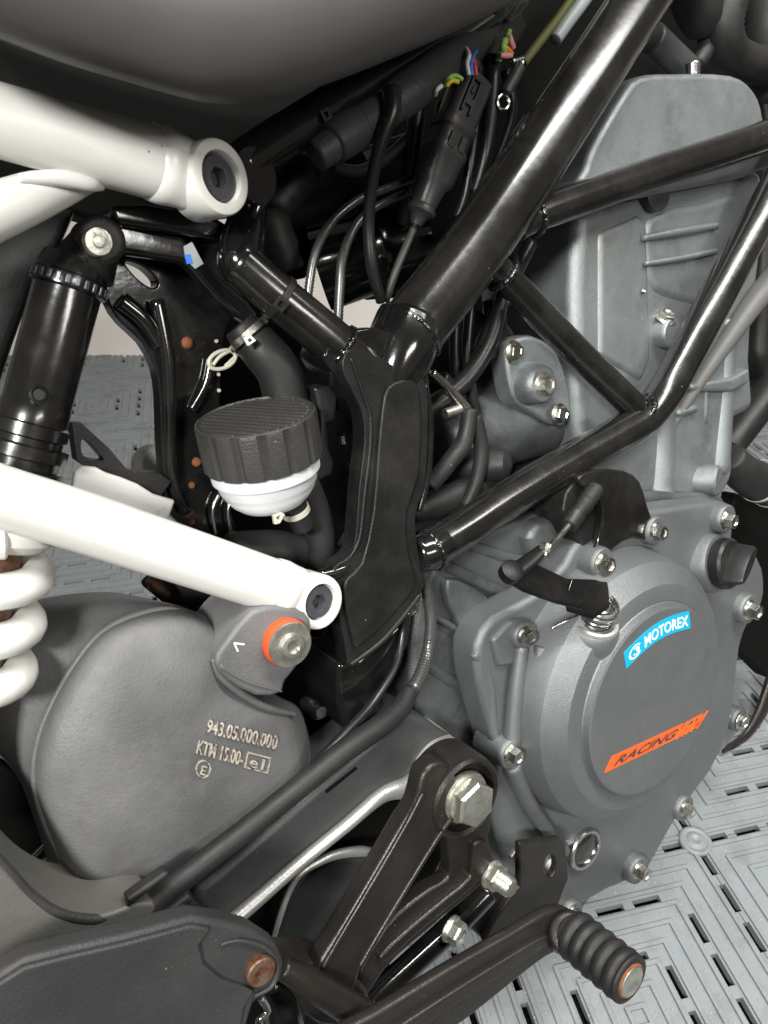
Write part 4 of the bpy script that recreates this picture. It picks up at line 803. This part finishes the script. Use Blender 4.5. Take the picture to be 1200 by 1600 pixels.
part('pedal_pin', MB().lathe([(r*.70, Lp*.98), (r*.70, Lp*1.03), (r*.62, Lp*1.055), (r*.45, Lp*1.06), (r*.2, Lp*1.055)], q, OUT, 32), 'zinc', pdo, label='rust ringed steel end of the pedal pin')
part('rust_ring', MB().lathe([(r*.73, Lp*1.0), (r*.735, Lp*1.03), (r*.71, Lp*1.042), (r*.66, Lp*1.05), (r*.64, Lp*1.04)], q, OUT, 32, False, False), 'rust', pdo)
# ================================================================== UPPER LEFT: reservoir, harness, cables
rax = (UP*.985 + OUT*.13 + XX*-.02).normalized(); rq = P(404, 676, .055); R1 = W(404, 676, .055, 95); u_ = R1/95
capo_prof = [(R1*.97, -46*u_), (R1*1.0, -44*u_), (R1*1.0, 22*u_), (R1*.985, 27*u_), (R1*.95, 29*u_), (R1*.93, 26*u_), (R1*.2, 26*u_)]
NF = 15
def wob(j, k):
    if k in (0, 1, 2): 
        t = (j*NF/120.0) % 1.0; return .965 if t < .14 else (1.0 if t > .2 and t < .94 else .985)
    return 1
cap = part('fluid_reservoir', MB().lathe(capo_prof, rq, rax, 120, wob=wob), 'cap_black', ang=24, label='black fluted cap on a translucent white brake fluid reservoir')
ax_, u, v = basis(rax); d = (XX*.45 + OUT*.9); d = (d-ax_*d.dot(ax_)).normalized(); t = ax_.cross(d)
for k in range(-6, 7):
    o = k*R1*.142; hl = math.sqrt(max(0, (R1*.88)**2-o*o))
    if hl < R1*.2: continue
    part('cap_rib', MB().box(rq + rax*26.5*u_ + t*o, d*hl, t*R1*.036, rax*2.4*u_), 'cap_black', cap, .0006)
bp = [(R1*.90, -44*u_), (R1*.92, -50*u_), (R1*.92, -66*u_), (R1*.86, -68*u_), (R1*.84, -72*u_), (R1*.84, -84*u_), (R1*.80, -88*u_), (R1*.78, -96*u_), (R1*.70, -108*u_), (R1*.58, -119*u_), (R1*.42, -126*u_), (R1*.1, -128*u_)]
part('reservoir_body', MB().lathe(bp, rq, rax, 72), 'fluid_white', cap, ang=50, label='translucent white plastic reservoir bowl')
mb = MB(); 
for hh, a0, a1 in ((-76, .0, 1.1), (-80, -.2, .7)):
    pts = [rq + rax*hh*u_ + (d_ := None or (XX*math.sin(a)+OUT*math.cos(a)))*R1*.845 for a in [a0+(a1-a0)*i/8 for i in range(9)]]; mb.tube(pts, 1.6*u_, 8, sub=1)
part('level_mark', mb, 'fluid_white', cap)
plate('reservoir_bracket', [(490, 604), (518, 602), (530, 618), (526, 660), (514, 664), (516, 700), (524, 722), (522, 742), (500, 754), (488, 744), (496, 712), (500, 660), (496, 630)], .070, .02, 'plastic_black', bevel=.003, label='black plastic bracket gripping the reservoir')
bolt(530, 690, .08, 24, cap, m='plastic_black', ax=(XX+OUT*.6).normalized(), name='bracket_screw')
bolt(545, 730, .075, 14, cap, m='plastic_black', ax=(XX+OUT*.4).normalized(), name='bracket_screw')
el = ptube('reservoir_hose', [(376, 510, .092), (388, 524, .09), (410, 548, .085), (436, 582, .082), (448, 630, .082)], [56, 62, 68, 70, 70], 'rubber', n=32, label='thick black elbow hose above the reservoir cap')
part('hose_clamp', MB().lathe([(W(390, 527, .09, 36), -.002), (W(390, 527, .09, 37), -.0016), (W(390, 527, .09, 37), .0016), (W(390, 527, .09, 36), .002)], P(388, 523, .0885), axis((378, 512, .09), (408, 545, .085)), 36, False, False), 'steel', el)
plate('clamp_label', [(382, 528), (392, 524), (400, 532), (388, 540)], .068, .002, 'print_white', el, None); plate('clamp_mark', [(387, 530), (391, 528), (394, 532), (390, 535)], .0675, .001, 'letter_dark', el, None)
# wire clip ring beside the hose
mb = MB(); mb.tube([P(347+15*math.cos(a)*1.0+6*math.cos(a), 562-14*math.sin(a)-5*math.cos(a), .10) for a in [2*PI*k/16 for k in range(17)]], W(350, 560, .1, 3.2), 8, sub=2, capr=0)
mb.tube([P(x, y, .10) for x, y in ((333, 570), (345, 556), (368, 545), (372, 552), (352, 572))], W(350, 560, .1, 2.8), 8)
part('wire_clip', mb, 'clamp_cream', label='bent pale wire clip left of the elbow hose')
# outlet nipple and spring clip under the reservoir
nip = ptube('outlet_nipple', [(456, 780, .055), (464, 800, .055), (474, 822, .058)], [44, 38, 36], 'rubber', n=20, label='outlet nipple under the reservoir with a pale spring clip')
q = P(462, 798, .055); na = axis((456, 780, .055), (474, 822, .058)); rr_ = W(462, 798, .055, 21)
part('spring_clip', MB().lathe([(rr_, -.0016), (rr_*1.08, -.0014), (rr_*1.08, .0014), (rr_, .0016)], q, na, 32, False, False), 'clamp_cream', nip)
mb = MB().slab(poly([(428, 806), (440, 800), (446, 804), (438, 818), (430, 820)], .036), Vector((0, .003*S, 0)), [poly([(432, 809), (439, 805), (437, 814)], .036)]); part('clip_ear', mb, 'clamp_cream', nip, .0004)
ptube('outlet_hose', [(470, 760, .075), (490, 800, .075), (502, 850, .075), (498, 890, .08)], [60, 52, 44, 40], 'rubber', n=22, label='dark outlet hose below the reservoir')
ptube('master_cylinder', [(360, 860, .11), (440, 862, .11), (520, 880, .11)], [60, 66, 60], 'swing_grey', n=28, label='dark grey cylinder in the shade above the lower white tube')
for x in (338, 362): ptube('banjo_ring', [(x+4, 772, .12), (x-6, 800, .12), (x, 835, .12)], 6, 'polished', n=8, label=None)
# black sheet standing in for deep shade mid-bike, then linkage parts
plate('inner_shade_sheet', [(330, 400), (400, 420), (480, 470), (560, 520), (600, 640), (640, 700), (640, 1020), (560, 1180), (470, 1190), (430, 1080), (330, 1000), (240, 930), (330, 850), (345, 700)], .20, .04, 'shade_black', bevel=.004, label='black sheet standing in for the deep shade behind the reservoir')
ptube('linkage_bolt', [(560, 1095, .13), (585, 1110, .12)], [40, 36], 'gloss_black', n=20, label='black linkage bolt below the side plate')
ptube('linkage_arm', [(480, 1000, .13), (520, 1060, .13), (500, 1140, .13)], [70, 80, 60], 'gloss_black', n=22, label='glossy black linkage arm behind the silencer tab')
part('linkage_pin', MB().lathe([(W(495, 1106, .1, 16), -.01), (W(495, 1106, .1, 16), .004), (W(495, 1106, .1, 10), .007)], P(494, 1106, .105), OUT, 24), 'polished', label='shiny pin end in the dark behind the silencer')
ptube('seat_hook', [(370, 960, .08), (378, 950, .08), (390, 945, .08)], 18, 'rubber', n=14, label='small black fixing stub left of the silencer tab')
ptube('swingarm_cross', [(260, 935, .17), (290, 900, .17), (350, 880, .17)], [70, 90, 100], 'swing_grey', n=24, label='dark grey cross member above the silencer')
ptube('chain_clip', [(232, 905, .14), (245, 915, .14), (262, 930, .14)], [14, 18, 12], 'rusty_steel', n=12, label='small rusty metal clip above the silencer')
# airbox and loom area
plate('airbox', [(395, 330), (470, 225), (600, 150), (740, 20), (800, -60), (1000, -80), (880, 150), (760, 330), (660, 450), (620, 470), (590, 420), (520, 400), (480, 440), (430, 420)], .20, .06, 'shade_black', bevel=.008, label='flat airbox panel coloured near-black for the shade behind the wiring')  # backdrop to the loom, deep shade put into its colour
part('intake_boot', MB().lathe([(W(590, 385, .16, 70), -.04), (W(590, 385, .16, 66), -.01), (W(590, 385, .16, 72), -.006), (W(590, 385, .16, 72), .004), (W(590, 385, .16, 60), .010), (W(590, 385, .16, 56), .035)], P(590, 390, .17), (OUT*.5+XX*.75+UP*.1).normalized(), 44), 'gloss_black', label='shiny black round intake boot behind the cables')
ptube('airbox_tube', [(425, 330, .15), (450, 290, .15), (480, 260, .15)], [60, 70, 60], 'rubber', n=20, label='crumpled black rubber sleeve below the rear tube', ripple=(.008, .06))
ptube('airbox_tube', [(420, 330, .14), (432, 370, .14), (450, 420, .14)], [50, 60, 50], 'rubber', n=20, label='black rubber flap right of the upper white eye', ripple=(.012, .05))
loom = ptube('wiring_loom', [(494, 244, .082), (540, 212, .08), (600, 172, .08), (660, 126, .08), (725, 76, .10), (790, 24, .13)], [48, 56, 58, 60, 60, 54], 'loom_grey', n=30, ripple=(.0024, .03), label='fat taped black wiring loom running under the fairing')
for (a, b) in (((520, 220), (560, 194)), ((615, 158), (655, 126))):
    ptube('loom_tape', [(a[0], a[1]+4, .08), ((a[0]+b[0])/2, (a[1]+b[1])/2+4, .08), (b[0], b[1]+4, .08)], [62, 65, 63], 'loom_grey', loom, n=26)
ptube('control_cable', [(612, 140, .066), (612, 175, .064), (596, 220, .068), (582, 280, .075), (576, 350, .083), (582, 420, .085), (596, 470, .09)], [30, 28, 23, 20, 19, 19, 18], 'cable_black', n=18, label='black control cable hanging down from the loom')
ptube('braided_cable', [(645, 280, .12), (600, 296, .118), (560, 312, .115), (518, 348, .112), (492, 398, .11), (480, 470, .11)], [12, 13, 13, 14, 14, 14], 'braid', n=14, ripple=(.0019, .10), label='left braided cable curving down to the frame tube')
ptube('braided_cable', [(640, 300, .122), (590, 322, .118), (556, 352, .115), (536, 400, .112), (531, 450, .11), (528, 510, .11)], [12, 13, 14, 15, 15, 15], 'braid', n=14, ripple=(.0019, .10), label='right braided cable curving down to the frame tube')
ptube('throttle_cable', [(655, 338, .10), (640, 372, .10), (620, 420, .10), (602, 470, .10)], [10, 12, 13, 14], 'braid', n=14, ripple=(.0016, .08), label='thin cable leaving the connector')
# connector: two keyed housings and a rubber boot, along one axis
ca_ = (P(742, 118, .09), P(652, 345, .094)); cax = (ca_[1]-ca_[0]).normalized(); cl = (ca_[1]-ca_[0]).length; cw = W(700, 220, .09, 30)
cu_ = (OUT - cax*OUT.dot(cax)).normalized(); cv_ = cax.cross(cu_)
def rrect(t, a, b, n=32, e=4.):
    c = ca_[0] + cax*cl*t; out = []
    for j in range(n):
        x, y = math.cos(2*PI*j/n), math.sin(2*PI*j/n); k = (abs(x)**e+abs(y)**e)**(-1/e); out.append(c + cv_*x*k*cw*a + cu_*y*k*cw*b)
    return out
con = part('wiring_connector', MB().rings([rrect(.02, .9, .7), rrect(.03, 1, .8), rrect(.33, 1, .8), rrect(.34, 1.12, .92), rrect(.40, 1.12, .92), rrect(.41, 1.0, .86), rrect(.50, 1.0, .86), rrect(.51, 1.1, .96), rrect(.56, 1.1, .96), rrect(.57, 1.04, .9), rrect(.72, 1.0, .9, e=3), rrect(.76, .8, .75, e=2.4), rrect(.90, .66, .66, e=2), rrect(.92, .78, .78, e=2), rrect(.95, .78, .78, e=2), rrect(.97, .5, .5, e=2), rrect(1.03, .3, .3, e=2)]), 'connector', ang=40, label='large black multi-pin connector hanging beside the main tube')
def cblock(t0, t1, a0, a1, h0, h1, nm='latch'):
    mb = MB(); c = ca_[0] + cax*cl*(t0+t1)/2 + cv_*cw*(a0+a1)/2 + cu_*cw*(h0+h1)/2
    mb.box(c, cax*cl*(t1-t0)/2, cv_*cw*(a1-a0)/2, cu_*cw*(h1-h0)/2); return part(nm, mb, 'connector', con, .0006)
cblock(.04, .30, .45, .62, .7, .96); cblock(.04, .30, -.10, .07, .7, .96); cblock(.04, .09, -.1, .62, .7, .98); cblock(.20, .25, -.1, .62, .7, .95); cblock(.12, .17, .16, .36, .7, .9); cblock(.43, .53, -.5, -.1, .8, 1.02); cblock(.44, .54, .2, .6, .8, 1.0); cblock(-.02, .05, .5, 1.0, .4, .95)
for i, (pts, m) in enumerate((([(738, 118, .09), (736, 104, .09), (738, 90, .09), (744, 80, .10)], 'wire_blue'), ([(744, 118, .09), (742, 104, .09), (740, 92, .09), (736, 82, .10)], 'wire_red'), ([(733, 117, .09), (730, 100, .09), (733, 86, .09), (728, 76, .10)], 'wire_white'), ([(722, 124, .085), (712, 118, .085), (702, 122, .085), (694, 134, .09)], 'wire_green'), ([(716, 128, .083), (706, 126, .083), (698, 134, .085)], 'wire_yellow'), ([(690, 134, .085), (683, 140, .085), (680, 148, .09)], 'wire_white'))):
    ptube('wire', [(a, b, c-.018) for a, b, c in pts], 7, m, con, n=10)
ecu = plate('control_unit', [(735, 70), (770, 30), (810, 18), (828, 40), (800, 85), (775, 100)], .10, .05, 'plastic_black', bevel=.003, label='black control unit plug at the top with coloured wires')
for pts, m in (([(780, 95, .085), (783, 80, .083), (790, 66, .083), (796, 48, .085)], 'wire_green'), ([(786, 72, .082), (794, 78, .081), (799, 84, .083)], 'wire_orange'), ([(796, 56, .082), (799, 66, .081), (802, 74, .083)], 'wire_pink'), ([(782, 86, .081), (791, 87, .080), (798, 86, .083)], 'wire_pink'), ([(788, 62, .081), (786, 74, .080), (790, 84, .083)], 'wire_green')):
    ptube('wire', pts, 8.5, m, ecu, n=10)
ptube('wiring_cable', [(770, 90, .095), (768, 140, .092), (764, 190, .09), (756, 250, .09), (742, 300, .095)], [24, 24, 23, 21, 19], 'cable_black', n=18, label='thick black cable right of the connector')
ptube('wiring_cable', [(748, 100, .10), (744, 170, .098), (738, 230, .096), (728, 300, .098), (715, 340, .1)], [18, 18, 17, 16, 16], 'cable_black', n=18, label='black cable just behind the connector')
ptube('sensor_plug', [(812, 104, .085), (800, 126, .085), (789, 146, .085)], [20, 22, 20], 'swing_grey', n=8, label='small grey plug beside the main tube')
ptube('sensor_tip', [(814, 100, .085), (820, 92, .085), (800, 96, .085)], 9, 'polished', n=10, label=None)
part('sensor_ring', MB().tube([P(786+9*math.cos(a), 160+12*math.sin(a), .085) for a in [2*PI*k/14 for k in range(15)]], W(786, 160, .085, 3), 8, sub=1, capr=0), 'polished', label='bright metal ring terminal beside the main tube')
lm = ptube('sheathed_wire', [(818, 98, .085), (842, 66, .084), (870, 30, .083), (905, -20, .082)], [14, 15, 15, 15], 'loom_olive', n=14, ripple=(.0016, .07), label='olive spiral wrapped wire along the main tube')
ptube('sheathed_wire', [(868, 62, .080), (886, 36, .080), (910, 4, .080), (930, -25, .08)], [20, 21, 21, 21], 'grey_plastic', n=16, label='pale grey sleeve along the top of the main tube')
for x, y in ((792, 4), (811, 2)): part('stud_nut', MB().lathe([(W(x, y, .09, 12), -.01), (W(x, y, .09, 12), .003), (W(x, y, .09, 8), .006), (W(x, y, .09, 3), .006)], P(x, y, .085), (OUT+UP*.4).normalized(), 20), 'steel', ecu)
